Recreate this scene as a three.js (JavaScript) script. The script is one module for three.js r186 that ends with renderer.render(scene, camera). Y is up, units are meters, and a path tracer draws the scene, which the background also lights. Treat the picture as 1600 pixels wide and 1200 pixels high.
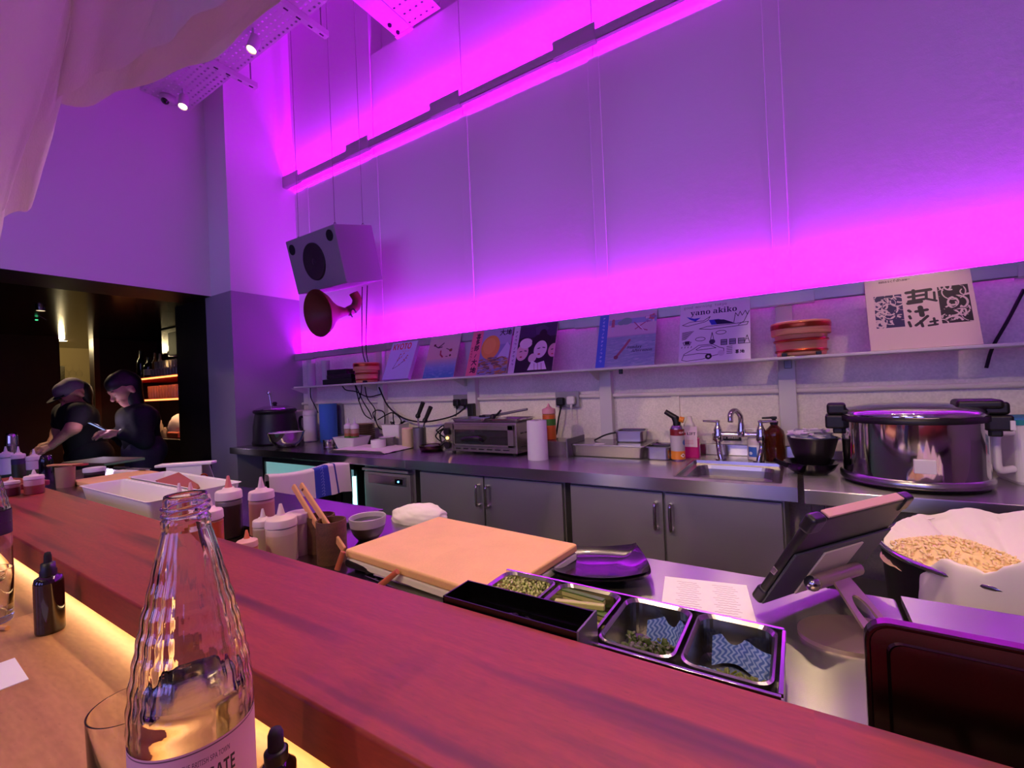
import * as THREE from 'three';
import { RoundedBoxGeometry } from 'three/addons/geometries/RoundedBoxGeometry.js';
import { mergeGeometries } from 'three/addons/utils/BufferGeometryUtils.js';
import { MarchingCubes } from 'three/addons/objects/MarchingCubes.js';
import { ImprovedNoise } from 'three/addons/math/ImprovedNoise.js';
import { RectAreaLightUniformsLib } from 'three/addons/lights/RectAreaLightUniformsLib.js';

// ---------------------------------------------------------------- camera, exposure, main lights
RectAreaLightUniformsLib.init();
const scene = new THREE.Scene();
scene.background = new THREE.Color(0x000000);
const F = 705, CAM_Y = 1.26, CAM_Z = 2.49;
const camera = new THREE.PerspectiveCamera(2 * Math.atan(600 / F) * 180 / Math.PI, 4 / 3, 0.01, 60);
camera.rotation.order = 'YXZ';
camera.position.set(0, CAM_Y, CAM_Z);
camera.rotation.set(0.33 * Math.PI / 180, 32.4 * Math.PI / 180, -0.043);
camera.updateMatrixWorld(true);
scene.add(camera);
const renderer = new THREE.WebGLRenderer({ antialias: true });
renderer.toneMapping = THREE.LinearToneMapping;
renderer.toneMappingExposure = 1.0;
renderer.shadowMap.enabled = true;
const WARM = new THREE.Color().setRGB(1.0, 0.7, 0.42);
const MAGENTA = new THREE.Color().setRGB(0.56, 0.0, 1.0);
const STRIP = 1060, KITCHEN_SPOT = 3.8, ROOM_SPOT = 12, TABLE_STRIP = 3.6, WINDOW = 3.2;

// ---------------------------------------------------------------- helpers
const V = (x, y, z) => new THREE.Vector3(x, y, z);
function ray(px, py) { return V((px - 800) / F, -(py - 600) / F, -1).applyQuaternion(camera.quaternion); }
function onY(px, py, y) { const d = ray(px, py); return d.multiplyScalar((y - CAM_Y) / d.y).add(camera.position); }
function onZ(px, py, z) { const d = ray(px, py); return d.multiplyScalar((z - CAM_Z) / d.z).add(camera.position); }
function onX(px, py, x) { const d = ray(px, py); return d.multiplyScalar(x / d.x).add(camera.position); }
function depthOf(p) { return -p.clone().sub(camera.position).applyQuaternion(camera.quaternion.clone().invert()).z; }
function metres(p, px) { return px * depthOf(p) / F; }               // a vertical length in metres at p
// a round thing standing on height y: photo x of its axis, photo y of its front contact, width and height in photo pixels
function round(px, py, w, h, y) {
  const c = onY(px, py, y), d = depthOf(c), hd = V(c.x, 0, c.z - CAM_Z), cos = d / hd.length();
  const r = w * d * cos / (2 * F); hd.normalize();
  return { p: c.clone().addScaledVector(hd, r), r, h: h * d / F };
}
// the same for a thing near the wall: photo x, photo y of its top, width in pixels and its distance from the wall
function roundZ(px, pyTop, w, z, y) { const a = onZ(px, pyTop, z), d = depthOf(a), cos = d / Math.hypot(a.x, a.z - CAM_Z); return { p: V(a.x, y, z), r: w * d * cos / (2 * F), h: a.y - y }; }
let seed = 7;
const rnd = (a = 0, b = 1) => { seed = (seed * 1664525 + 1013904223) >>> 0; return a + (b - a) * seed / 4294967296; };
const noise = new ImprovedNoise();
const taken = new Map();
function numbered(n) { const k = taken.get(n) || 0; taken.set(n, k + 1); return k ? n + '_' + String(k).padStart(3, '0') : n; }
function mesh(name, g, m, parent) {
  const o = new THREE.Mesh(Array.isArray(g) ? merge(g) : g, m); o.name = name; o.castShadow = o.receiveShadow = true; parent.add(o); return o;
}
function thing(name, label, category, p = V(0, 0, 0), turn = 0, group) {
  const o = new THREE.Group(); o.name = numbered(name); o.position.copy(p); o.rotation.y = turn; o.userData = { label, category };
  if (group) o.userData.group = group;
  scene.add(o); return o;
}
function single(name, g, m, label, category, p, turn = 0, group) {
  const o = mesh(numbered(name), g, m, scene); if (p) o.position.copy(p); o.rotation.y = turn; o.userData = { label, category };
  if (group) o.userData.group = group;
  return o;
}
function copy(o, p, turn, label, group) {
  const c = o.clone(); c.name = numbered(o.name.replace(/_\d{3}$/, '')); c.userData = { ...o.userData }; if (p) c.position.copy(p);
  if (turn !== undefined) c.rotation.y = turn; if (label) c.userData.label = label; if (group) c.userData.group = group;
  scene.add(c); return c;
}
function struct(name, g, m, parent) {
  if (parent) return mesh(name, g, m, parent);
  const o = mesh(numbered(name), g, m, scene); o.userData = { kind: 'structure' }; return o;
}
function merge(list) {
  list = list.map(g => { g = g.index ? g.toNonIndexed() : g; for (const k of Object.keys(g.attributes)) if (!['position', 'normal', 'uv'].includes(k)) g.deleteAttribute(k);
    if (!g.attributes.uv) g.setAttribute('uv', new THREE.BufferAttribute(new Float32Array(g.attributes.position.count * 2), 2)); return g; });
  return list.length > 1 ? mergeGeometries(list) : list[0];
}
function at(g, x = 0, y = 0, z = 0, rx = 0, ry = 0, rz = 0) {
  if (rx || ry || rz) g.applyMatrix4(new THREE.Matrix4().makeRotationFromEuler(new THREE.Euler(rx, ry, rz)));
  return g.translate(x, y, z);
}
function metricUV(g) {                                                // uv in metres, from the side each face points to
  if (g.index) g = g.toNonIndexed();
  const p = g.attributes.position, uv = new Float32Array(p.count * 2), a = V(), b = V(), c = V(), n = V();
  for (let i = 0; i < p.count; i += 3) {
    a.fromBufferAttribute(p, i); b.fromBufferAttribute(p, i + 1); c.fromBufferAttribute(p, i + 2);
    n.crossVectors(b.clone().sub(a), c.clone().sub(a)); const X = Math.abs(n.x), Y = Math.abs(n.y), Z = Math.abs(n.z);
    [a, b, c].forEach((q, k) => { const o = (i + k) * 2; if (Y >= X && Y >= Z) { uv[o] = q.x; uv[o + 1] = q.z; } else if (X >= Z) { uv[o] = q.z; uv[o + 1] = q.y; } else { uv[o] = q.x; uv[o + 1] = q.y; } });
  }
  g.setAttribute('uv', new THREE.BufferAttribute(uv, 2)); return g;
}
const box = (w, h, d, x = 0, y = 0, z = 0) => metricUV(at(new THREE.BoxGeometry(w, h, d), x, y, z));
const span = (x0, x1, y0, y1, z0, z1) => box(x1 - x0, y1 - y0, z1 - z0, (x0 + x1) / 2, (y0 + y1) / 2, (z0 + z1) / 2);
const rbox = (w, h, d, r = 0.005, x = 0, y = 0, z = 0, s = 2) => metricUV(at(new RoundedBoxGeometry(w, h, d, s, r), x, y, z));
const rspan = (x0, x1, y0, y1, z0, z1, r = 0.004) => rbox(x1 - x0, y1 - y0, z1 - z0, r, (x0 + x1) / 2, (y0 + y1) / 2, (z0 + z1) / 2);
const cyl = (r0, r1, h, x = 0, y = 0, z = 0, s = 24, open = false) => at(new THREE.CylinderGeometry(r1, r0, h, s, 1, open), x, y + h / 2, z);
const lathe = (pts, s = 32) => new THREE.LatheGeometry(pts.map(([r, y]) => new THREE.Vector2(Math.max(r, 1e-5), y)), s);
const tube = (pts, r, seg = 40, rs = 8) => new THREE.TubeGeometry(new THREE.CatmullRomCurve3(pts.map(p => Array.isArray(p) ? V(...p) : p)), seg, r, rs);
function bar(a, b, r0, r1 = r0, s = 12) {                             // a round bar from a to b
  a = Array.isArray(a) ? V(...a) : a; b = Array.isArray(b) ? V(...b) : b;
  const d = b.clone().sub(a), g = new THREE.CylinderGeometry(r1, r0, d.length(), s);
  g.applyQuaternion(new THREE.Quaternion().setFromUnitVectors(V(0, 1, 0), d.clone().normalize()));
  return g.translate((a.x + b.x) / 2, (a.y + b.y) / 2, (a.z + b.z) / 2);
}
// loft of rounded rectangles [w, d, radius, y, (cx, cz)]; caps the first and / or last ring
function loft(rings, capA = false, capB = true, n = 6) {
  const pos = [], idx = [], M = 4 * (n + 1);
  const ring = ([w, d, r, y, cx = 0, cz = 0]) => { const out = []; r = Math.min(r, w / 2, d / 2);
    for (let q = 0; q < 4; q++) for (let k = 0; k <= n; k++) { const a = (q + k / n) * Math.PI / 2, sx = q === 0 || q === 3 ? 1 : -1, sz = q < 2 ? 1 : -1;
      out.push([cx + sx * (w / 2 - r) + r * Math.cos(a), y, cz + sz * (d / 2 - r) + r * Math.sin(a)]); } return out; };
  rings.forEach((R, i) => { ring(R).forEach(v => pos.push(...v)); if (i) for (let k = 0; k < M; k++) { const a = (i - 1) * M + k, b = (i - 1) * M + (k + 1) % M; idx.push(a, a + M, b, b, a + M, b + M); } });
  const cap = (i, flip) => { const R = rings[i], c = pos.length / 3; pos.push(R[4] || 0, R[3], R[5] || 0);
    for (let k = 0; k < M; k++) { const a = i * M + k, b = i * M + (k + 1) % M; flip ? idx.push(c, b, a) : idx.push(c, a, b); } };
  if (capA) cap(0, false); if (capB) cap(rings.length - 1, true);
  let g = new THREE.BufferGeometry(); g.setAttribute('position', new THREE.Float32BufferAttribute(pos, 3)); g.setIndex(idx);
  g = g.toNonIndexed(); g.computeVertexNormals(); return metricUV(g);
}
// an open pan with rim: outside, rim and inside in one skin
const panShape = (w, d, h, r, rim = 0.008, t = 0.0012, taper = 0.9) => loft([[w * taper - 0.01, d * taper - 0.01, r, 0], [w * taper, d * taper, r, 0.006], [w - 2 * rim, d - 2 * rim, r, h - 0.005], [w, d, r, h - 0.004], [w, d, r, h], [w - rim, d - rim, r, h + 0.0015],
  [w - 2 * rim - t, d - 2 * rim - t, r, h - 0.003], [w * taper - 2 * t, d * taper - 2 * t, r, 0.008], [w * taper - 0.014, d * taper - 0.014, r, 0.003]], true, true);
function sheet(f, nu, nv) {                                           // a cloth: f(u, v) -> [x, y, z]
  const g = new THREE.PlaneGeometry(1, 1, nu, nv), p = g.attributes.position, uv = g.attributes.uv;
  for (let i = 0; i < p.count; i++) p.setXYZ(i, ...f(uv.getX(i), uv.getY(i)));
  g.computeVertexNormals(); return g;
}
function thicken(g, t) {                                              // gives a sheet two faces and an edge
  g = g.index ? g : g; const p = g.attributes.position, n = g.attributes.normal, b = g.clone(), q = b.attributes.position;
  for (let i = 0; i < p.count; i++) q.setXYZ(i, p.getX(i) - n.getX(i) * t, p.getY(i) - n.getY(i) * t, p.getZ(i) - n.getZ(i) * t);
  const ix = Array.from(b.index.array); for (let i = 0; i < ix.length; i += 3) [ix[i], ix[i + 1]] = [ix[i + 1], ix[i]];
  b.setIndex(ix); b.computeVertexNormals(); return merge([g.toNonIndexed(), b.toNonIndexed()]);
}
function fbm(x, y, z = 0, o = 4) { let s = 0, a = 0.5; for (let i = 0; i < o; i++) { s += a * noise.noise(x, y, z + i * 7.3); x *= 2; y *= 2; a *= 0.5; } return s; }

// ---------------------------------------------------------------- textures and materials
function dataTex(w, h, f, srgb = true) {
  const d = new Uint8Array(w * h * 4);
  for (let y = 0; y < h; y++) for (let x = 0; x < w; x++) { const c = f(x / w, y / h), o = (y * w + x) * 4; d[o] = c[0]; d[o + 1] = c[1]; d[o + 2] = c[2]; d[o + 3] = 255; }
  const t = new THREE.DataTexture(d, w, h); t.wrapS = t.wrapT = THREE.RepeatWrapping; t.magFilter = THREE.LinearFilter; t.minFilter = THREE.LinearMipmapLinearFilter; t.generateMipmaps = true;
  if (srgb) t.colorSpace = THREE.SRGBColorSpace; t.needsUpdate = true; return t;
}
function art(w, h, draw) {
  const c = document.createElement('canvas'); c.width = w; c.height = h; const x = c.getContext('2d'); draw(x, w, h);
  const t = new THREE.CanvasTexture(c); t.colorSpace = THREE.SRGBColorSpace; return t;
}
const S = (color, roughness = 0.6, o = {}) => new THREE.MeshStandardMaterial({ color, roughness, ...o });
const Ph = (color, roughness = 0.5, o = {}) => new THREE.MeshPhysicalMaterial({ color, roughness, ...o });
const plasterBump = dataTex(512, 512, (u, v) => { const n = 128 + 90 * fbm(u * 24, v * 24, 1, 5) + 20 * rnd(-1, 1); return [n, n, n]; }, false); plasterBump.repeat.set(1.2, 1.2);
const blotch = (base, amp, sc, st = 3) => dataTex(256, 256, (u, v) => { const n = 1 + amp * (fbm(u * sc, v * sc, st, 5)) + amp * 0.35 * rnd(-1, 1); return base.map(c => Math.max(0, Math.min(255, c * n))); });
const woodTex = (dark, light, streak, k = 5) => dataTex(1024, 512, (u, v) => {
  const w = v + 0.012 * fbm(u * 6, v * 3, k, 3);
  let g = 0.5 + 0.6 * fbm(u * 3, w * 34, k, 4) + 0.45 * fbm(u * 60, w * 160, k + 2, 2);
  const pores = fbm(u * 90, w * 300, k + 5, 2) > 0.34 ? -0.25 : 0;
  const band = Math.max(0, fbm(u * 1.6, w * 13, k + 9, 3) - 0.15) * 3.0; g = Math.max(0, Math.min(1, g + pores));
  return [0, 1, 2].map(i => { const c = dark[i] + (light[i] - dark[i]) * g; return Math.max(0, Math.min(255, c + (streak[i] - c) * Math.min(1, band))); });
});
const brushed = dataTex(512, 512, (u, v) => { const n = 165 + 14 * fbm(u * 4, v * 128, 4, 2) + 22 * fbm(u * 5, v * 5, 8, 3); return [n, n, n]; }, false);
const smudged = dataTex(256, 256, (u, v) => { const n = 120 + 70 * fbm(u * 5, v * 5, 2, 4); return [n, n, n]; }, false);
const M = {
  wall: S(0xe6e3e3, 0.75, { bumpMap: plasterBump, bumpScale: 0.0012 }),
  wallGrey: S(0x9a96a0, 0.7, { bumpMap: plasterBump, bumpScale: 0.002 }),
  wallLow: S(0xd6d0c8, 0.7, { map: (() => { const t = blotch([226, 220, 212], 0.12, 5); t.repeat.set(0.7, 0.7); return t; })(), color: 0xffffff, bumpMap: plasterBump, bumpScale: 0.003 }),
  whiteMetal: S(0xcfccca, 0.42, { metalness: 0.0 }),
  rail: S(0xb9b7b6, 0.4, { metalness: 0.35 }),
  dark: S(0x17100f, 0.5), darkGloss: S(0x140d0d, 0.16),
  black: S(0x0c0b0c, 0.45), blackGloss: Ph(0x060506, 0.12, { clearcoat: 0.5 }), rubber: S(0x121112, 0.8),
  steel: Ph(0xb8b6b4, 0.36, { metalness: 1, roughnessMap: brushed, roughness: 0.38, anisotropy: 1, anisotropyRotation: Math.PI / 2 }),
  steelSoft: S(0xb0adab, 0.27, { metalness: 1 }), steelDark: S(0x7a787c, 0.42, { metalness: 0.75 }),
  door: Ph(0xb8b6b4, 0.5, { metalness: 1, roughnessMap: brushed, roughness: 0.8 }),
  mirror: S(0xc8c4c2, 0.07, { metalness: 1 }), chrome: S(0xd2d0d0, 0.1, { metalness: 1 }),
  oven: S(0xa29a94, 0.34, { metalness: 0.8, roughnessMap: smudged, roughness: 0.45 }),
  white: S(0xe6e2df, 0.45), whiteSoft: S(0xdedad6, 0.85), paper: S(0xeeeae8, 0.9), plastic: Ph(0xdcd6d4, 0.38, { transmission: 0.0 }),
  cloth: S(0xe9e2da, 0.95, { side: THREE.DoubleSide }),
  barWood: S(0xffffff, 0.5, { map: (() => { const t = woodTex([112, 36, 18], [158, 58, 32], [64, 17, 11]); t.repeat.set(0.9, 1.7); return t; })() }),
  tableWood: S(0xffffff, 0.45, { map: (() => { const t = woodTex([150, 104, 66], [198, 148, 98], [120, 80, 48], 15); t.repeat.set(0.8, 1.3); return t; })() }),
  ledgeFace: S(0xffffff, 0.5, { map: (() => { const t = woodTex([92, 54, 30], [142, 92, 54], [64, 36, 20], 25); t.repeat.set(0.9, 1.7); return t; })() }),
  paleWood: S(0xc98f5a, 0.6), cypress: S(0xffffff, 0.55, { map: (() => { const t = woodTex([206, 142, 92], [232, 176, 122], [190, 122, 76], 35); t.repeat.set(2, 4); return t; })() }),
  copper: S(0xb4532f, 0.28, { metalness: 1 }),
  board: S(0xffffff, 0.6, { map: (() => { const t = blotch([232, 184, 122], 0.06, 4); t.repeat.set(3, 3); return t; })() }),
  glass: new THREE.MeshPhysicalMaterial({ color: 0xffffff, roughness: 0.02, transmission: 1, thickness: 0.004, ior: 1.5 }),
  water: new THREE.MeshPhysicalMaterial({ color: 0xffffff, roughness: 0.0, transmission: 1, thickness: 0.03, ior: 1.33 }),
  pane: new THREE.MeshPhysicalMaterial({ color: 0xffffff, roughness: 0.02, transmission: 1, thickness: 0 }),
  amber: new THREE.MeshPhysicalMaterial({ color: 0x5a2408, roughness: 0.1, transmission: 0.55, thickness: 0.01, ior: 1.5 }),
  skin: S(0xc48a70, 0.6), hair: S(0x100a09, 0.55), shirt: S(0x100d10, 0.9), trousers: S(0x39353c, 0.9),
};
const glow = (c, e) => new THREE.MeshStandardMaterial({ color: 0x000000, emissive: c, emissiveIntensity: e, roughness: 1 });
function spotHead(name, label, p, target, cd, angle, group, r = 0.032, parent) {   // a track spotlight: stem, can, lens and the light just in front of it
  const t = thing(name, label, 'spotlight', p, 0, group), d = target.clone().sub(p).normalize(), c = V(0, -0.1, 0);
  const q = new THREE.Quaternion().setFromUnitVectors(V(0, 1, 0), d);
  mesh('stem', bar([0, 0, 0], [0, -0.1, 0], 0.008), M.whiteMetal, t);
  const can = lathe([[0.0, -0.05], [r, -0.05], [r, 0.055], [r * 0.9, 0.058], [r * 0.86, 0.045], [0, 0.045]], 24); can.applyQuaternion(q).translate(c.x, c.y, c.z);
  mesh('can', can, M.whiteMetal, t);
  const lens = new THREE.CircleGeometry(r * 0.82, 24); lens.applyQuaternion(new THREE.Quaternion().setFromUnitVectors(V(0, 0, 1), d)).translate(c.x + d.x * 0.05, c.y + d.y * 0.05, c.z + d.z * 0.05);
  mesh('lens', lens, glow(WARM, 9), t);
  const l = new THREE.SpotLight(WARM, cd, 0, angle, 0.55, 2); l.castShadow = true; l.shadow.radius = 1.5;
  l.position.copy(p).add(c).addScaledVector(d, 0.075); l.target.position.copy(target); scene.add(l); scene.add(l.target); l.name = 'spot_beam'; l.target.name = 'spot_aim';
  return t;
}
// ---------------------------------------------------------------- the setting
const END_X = -3.87, LEFT_X = -4.2, RIGHT_X = 1.9, FRONT_Z = 6.0, CEIL = 4.7, DADO = 2.14, PILLAR_Z = 0.6, BAR_CEIL = 2.15;
const TOP = 0.87, BACK_FRONT = 0.66, PREP_FAR = 1.495, BAR_BACK = 2.0, BAR_FRONT = 2.225, BAR_TOP = 0.955, BAR_LOW = 0.9, TABLE = 0.868;
struct('floor', span(-8.4, RIGHT_X + 0.2, -0.1, 0, -0.9, FRONT_Z + 0.2), S(0x4a4442, 0.6));
struct('ceiling', span(-4.4, RIGHT_X + 0.2, CEIL, CEIL + 0.1, -0.4, FRONT_Z + 0.2), S(0xd6d2d6, 0.9));
// back wall: painted lower band, panels above, and a recess high up
const wallBack = struct('wall_back', [span(END_X - 0.6, RIGHT_X + 0.2, 0, 1.66, -0.2, 0)], M.wallLow);
const uprights = [-3.7, -2.785, -1.885, -0.928, -0.045, 0.86];
const panelEdges = [END_X - 0.4, -2.785, -1.885, -0.928, -0.045, 0.86, RIGHT_X + 0.1];
for (let i = 0; i < panelEdges.length - 1; i++) {
  struct('panel', span(panelEdges[i] + 0.003, panelEdges[i + 1] - 0.003, 1.66, 3.16, -0.2, 0.004 + 0.003 * (i % 2)), M.wall, wallBack);
  struct('panel', span(panelEdges[i] + 0.003, panelEdges[i + 1] - 0.003, 3.16, i ? 3.95 : CEIL, -0.2, i ? 0.004 : 0.012), M.wall, wallBack);
}
struct('panel', span(-2.785, RIGHT_X + 0.2, 3.95, CEIL, -0.3, -0.12), M.wall, wallBack);
// end wall with the pillar, left wall with the opening to the bar
struct('wall_end', [span(END_X - 0.6, END_X, DADO, CEIL, -0.2, PILLAR_Z), span(-4.66, LEFT_X, DADO, CEIL, PILLAR_Z - 0.02, FRONT_Z + 0.2)], M.wall);
struct('wall_dado', span(LEFT_X - 0.1, END_X + 0.002, 0, DADO, -0.2, PILLAR_Z + 0.002), M.wallGrey);
struct('trim_1', [span(-4.9, LEFT_X - 0.06, 0, DADO, PILLAR_Z - 0.25, PILLAR_Z), span(-4.66, LEFT_X - 0.002, BAR_CEIL - 0.012, DADO, PILLAR_Z, FRONT_Z)], M.dark);
struct('wall_left', span(-4.66, LEFT_X, 0, DADO, 2.75, FRONT_Z + 0.2), M.wallGrey);
struct('wall_right', span(RIGHT_X, RIGHT_X + 0.2, 0, CEIL, -0.2, FRONT_Z + 0.2), S(0xa79d9b, 0.85));
// front wall behind the guests with three windows to the blue evening
{ const wx = [[-3.3, -2.1], [-1.2, 0.0], [0.5, 1.5]], y0 = 0.95, y1 = 3.0, g = [span(LEFT_X - 0.4, RIGHT_X + 0.2, 0, y0, FRONT_Z, FRONT_Z + 0.2), span(LEFT_X - 0.4, RIGHT_X + 0.2, y1, CEIL, FRONT_Z, FRONT_Z + 0.2)];
  let x = LEFT_X - 0.4; for (const [a, b] of wx) { g.push(span(x, a, y0, y1, FRONT_Z, FRONT_Z + 0.2)); x = b; } g.push(span(x, RIGHT_X + 0.2, y0, y1, FRONT_Z, FRONT_Z + 0.2));
  struct('wall_front', g, S(0x6d5f5b, 0.85));
  const sky = new THREE.Color().setRGB(0.3, 0.27, 1.0);
  wx.forEach(([a, b], i) => {
    const w = new THREE.Group(); w.name = 'window_' + (i + 1); w.userData = { kind: 'structure' }; scene.add(w);
    const f = 0.05; mesh('window_frame', [span(a, a + f, y0, y1, FRONT_Z + 0.03, FRONT_Z + 0.1), span(b - f, b, y0, y1, FRONT_Z + 0.03, FRONT_Z + 0.1), span(a, b, y0, y0 + f, FRONT_Z + 0.03, FRONT_Z + 0.1), span(a, b, y1 - f, y1, FRONT_Z + 0.03, FRONT_Z + 0.1), span(a, b, 2.2, 2.24, FRONT_Z + 0.03, FRONT_Z + 0.1)], M.dark, w);
    mesh('pane', span(a + f, b - f, y0 + f, y1 - f, FRONT_Z + 0.14, FRONT_Z + 0.15), glow(sky, WINDOW * 0.4), w);
    const l = new THREE.RectAreaLight(sky, WINDOW, b - a - 0.1, y1 - y0 - 0.1); l.position.set((a + b) / 2, (y0 + y1) / 2, FRONT_Z + 0.13); l.lookAt((a + b) / 2, (y0 + y1) / 2, 0); l.name = 'window_light'; scene.add(l);
  }); }
// uprights and rails with the coloured light strips behind them
uprights.forEach(x => { struct('upright', [rspan(x - 0.035, x + 0.035, TOP + 0.06, 1.58, 0, 0.045, 0.003)], M.whiteMetal, wallBack); struct('upright', [rspan(x - 0.035, x + 0.035, 1.58, 3.145, 0, 0.0095, 0.003)], M.wall, wallBack); });
struct('conduit', [bar([END_X, 1.185, 0.012], [RIGHT_X, 1.185, 0.012], 0.012)], M.wallLow, wallBack);
struct('conduit', [span(-0.575, -0.535, 0.9, 1.185, 0, 0.012)], M.wallLow, wallBack);
function strip(name, label, y, z, x0, x1, power, tilt) {
  const t = thing(name, label, 'light strip', V((x0 + x1) / 2, y, z)), w = x1 - x0;
  mesh('carrier', box(w, 0.006, 0.014, 0, -0.004, 0), M.whiteMetal, t);
  mesh('diffuser', box(w, 0.003, 0.01, 0, 0.0005, 0), glow(MAGENTA, 3), t);
  const l = new THREE.RectAreaLight(MAGENTA, power, w, 0.012); l.position.set((x0 + x1) / 2, y + 0.004, z); l.lookAt((x0 + x1) / 2, y + 0.004 + Math.cos(tilt), z - Math.sin(tilt)); l.name = 'strip_light'; scene.add(l);
}
function rail(label, y0, y1, z0, z1, plates, lip) {
  const t = thing('light_rail', label, 'rail', V(0, y0, 0));
  mesh('channel', [span(END_X, RIGHT_X, 0, y1 - y0, z1 - 0.004, z1), span(END_X, RIGHT_X, 0, 0.005, z1 - lip, z1)], M.rail, t);
  plates.forEach(([x0, x1, h]) => mesh('joint_plate', [rspan(x0, x1, -0.002, h, z1 - 0.002, z1 + 0.006, 0.002), span(x0, x1, -0.005, 0, z1 - 0.035, z1)], M.rail, t));
}
rail('long upper steel rail hiding a magenta light strip high on the wall', 3.15, 3.205, 0.055, 0.115, uprights.map(x => [x - 0.2, x + 0.06, 0.095]), 0.03);
rail('long lower steel rail behind the record sleeves above the shelf', 1.585, 1.642, 0.05, 0.07, uprights.map(x => [x - 0.16, x + 0.12, 0.05]), 0.02);
strip('light_strip', 'magenta light strip behind the upper steel rail', 3.185, 0.075, END_X + 0.03, RIGHT_X - 0.05, STRIP * 1.1, 1.08);
strip('light_strip', 'magenta light strip behind the lower rail above the record shelf', 1.622, 0.045, END_X + 0.03, RIGHT_X - 0.05, STRIP * 0.86, 0.9);

// roof beam and perforated cable trays with spotlights
{ const t = thing('ceiling_beam', 'white painted beam running out from the wall between the perforated trays', 'beam', V(-2.395, 3.95, 0));
  mesh('beam_body', rspan(-0.08, 0.08, 0, 0.2, 0.02, 3.2, 0.004), M.whiteMetal, t);
  mesh('end_plate', rspan(-0.085, 0.085, -0.006, 0.2, 0, 0.03, 0.002), M.whiteMetal, t);
  for (const z of [0.05, 0.13]) mesh('bolt', cyl(0.014, 0.014, 0.012, -0.03, -0.012, z, 10), M.black, t); }
function trayShape(len, wid) {                                        // perforated steel strip: real slots in rows
  const tiles = [], L = 0.24, n = Math.max(1, Math.round(len / L)), l = len / n;
  const s = new THREE.Shape([[0, 0], [l, 0], [l, wid], [0, wid]].map(p => new THREE.Vector2(...p)));
  for (let j = 0; j < 8; j++) for (let i = 0; i < 5; i++) { const x = (i + (j % 2 ? 0.72 : 0.28)) * l / 5, y = (j + 0.5) * wid / 8, a = 0.0095, b = 0.0065;
    if (x + a < l) s.holes.push(new THREE.Path([[x - a, y - b], [x - a, y + b], [x + a, y + b], [x + a, y - b]].map(p => new THREE.Vector2(...p)))); }
  const g = new THREE.ExtrudeGeometry(s, { depth: 0.002, bevelEnabled: false });
  for (let k = 0; k < n; k++) tiles.push(at(g.clone(), k * l, 0, 0));
  return merge(tiles).rotateX(Math.PI / 2);
}
function cableTray(label, x0, x1, z0, z1, y, bars) {
  const t = thing('cable_tray', label, 'cable tray', V(x0, y, z0)), L = x1 - x0, W = z1 - z0;
  mesh('perforated_sheet', trayShape(L, W), M.whiteMetal, t);
  mesh('side_wall', span(0, L, 0, 0.05, -0.002, 0), M.whiteMetal, t); mesh('side_wall', span(0, L, 0, 0.05, W, W + 0.002), M.whiteMetal, t);
  bars.forEach(x => { const b = mesh('support_channel', rspan(x - 0.021 - x0, x + 0.021 - x0, -0.045, -0.004, -0.14, W + 0.14, 0.003), M.whiteMetal, t);
    for (let k = 0; k < 7; k++) mesh('slot', box(0.011, 0.004, 0.028, x - x0, -0.0455, -0.1 + k * (W + 0.2) / 6.5), M.black, b);
    mesh('drop_rod', [bar([x - x0, -0.02, -0.1], [x - x0, CEIL - y, -0.1], 0.005), bar([x - x0, -0.02, W + 0.1], [x - x0, CEIL - y, W + 0.1], 0.005)], M.steelSoft, t); });
}
const TRAY_Y = 3.62;
cableTray('long white perforated cable tray carrying spotlights above the kitchen', -4.11, RIGHT_X - 0.1, 0.755, 1.075, TRAY_Y, [-3.35, -2.5, -0.9, 0.6]);
cableTray('short white perforated tray beside the white beam', -2.31, -2.03, 0.02, 0.62, 3.955, []);
const spotsX = [-3.84, -2.85, -1.86, -0.92, -0.42, 0.0, 0.42, 1.2];
spotsX.forEach((x, i) => spotHead('track_spotlight', i === 0 ? 'white track spotlight nearest the end of the perforated tray' : i === 1 ? 'white track spotlight by the second slotted channel of the perforated tray' : 'white track spotlight on the perforated tray above the back counter',
  V(x, TRAY_Y, 0.9), V(x + (i ? 0.15 : 0.9), TABLE, i ? 1.9 : 1.6), KITCHEN_SPOT * (i ? 1 : 0.5), i ? 0.62 : 0.42, 'spotlights on the kitchen tray'));
spotHead('track_spotlight', 'white track spotlight aimed at the cream record sleeve', V(0.78, TRAY_Y, 0.9), V(0.38, 1.47, 0.16), 8, 0.13);
spotHead('track_spotlight', 'white track spotlight aimed at the right wooden tub', V(0.2, TRAY_Y, 0.9), V(-0.04, 1.44, 0.2), 7, 0.1);
{ const t = thing('security_camera', 'small dome camera under the end of the perforated tray', 'camera', V(-4.03, TRAY_Y, 0.93));
  mesh('dome_housing', lathe([[0, 0], [0.05, 0], [0.05, -0.035], [0.04, -0.05], [0.03, -0.055], [0, -0.055]], 24), M.whiteMetal, t);
  mesh('camera_lens', new THREE.SphereGeometry(0.027, 16, 10).translate(0.01, -0.05, 0.02), M.blackGloss, t); }
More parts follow.
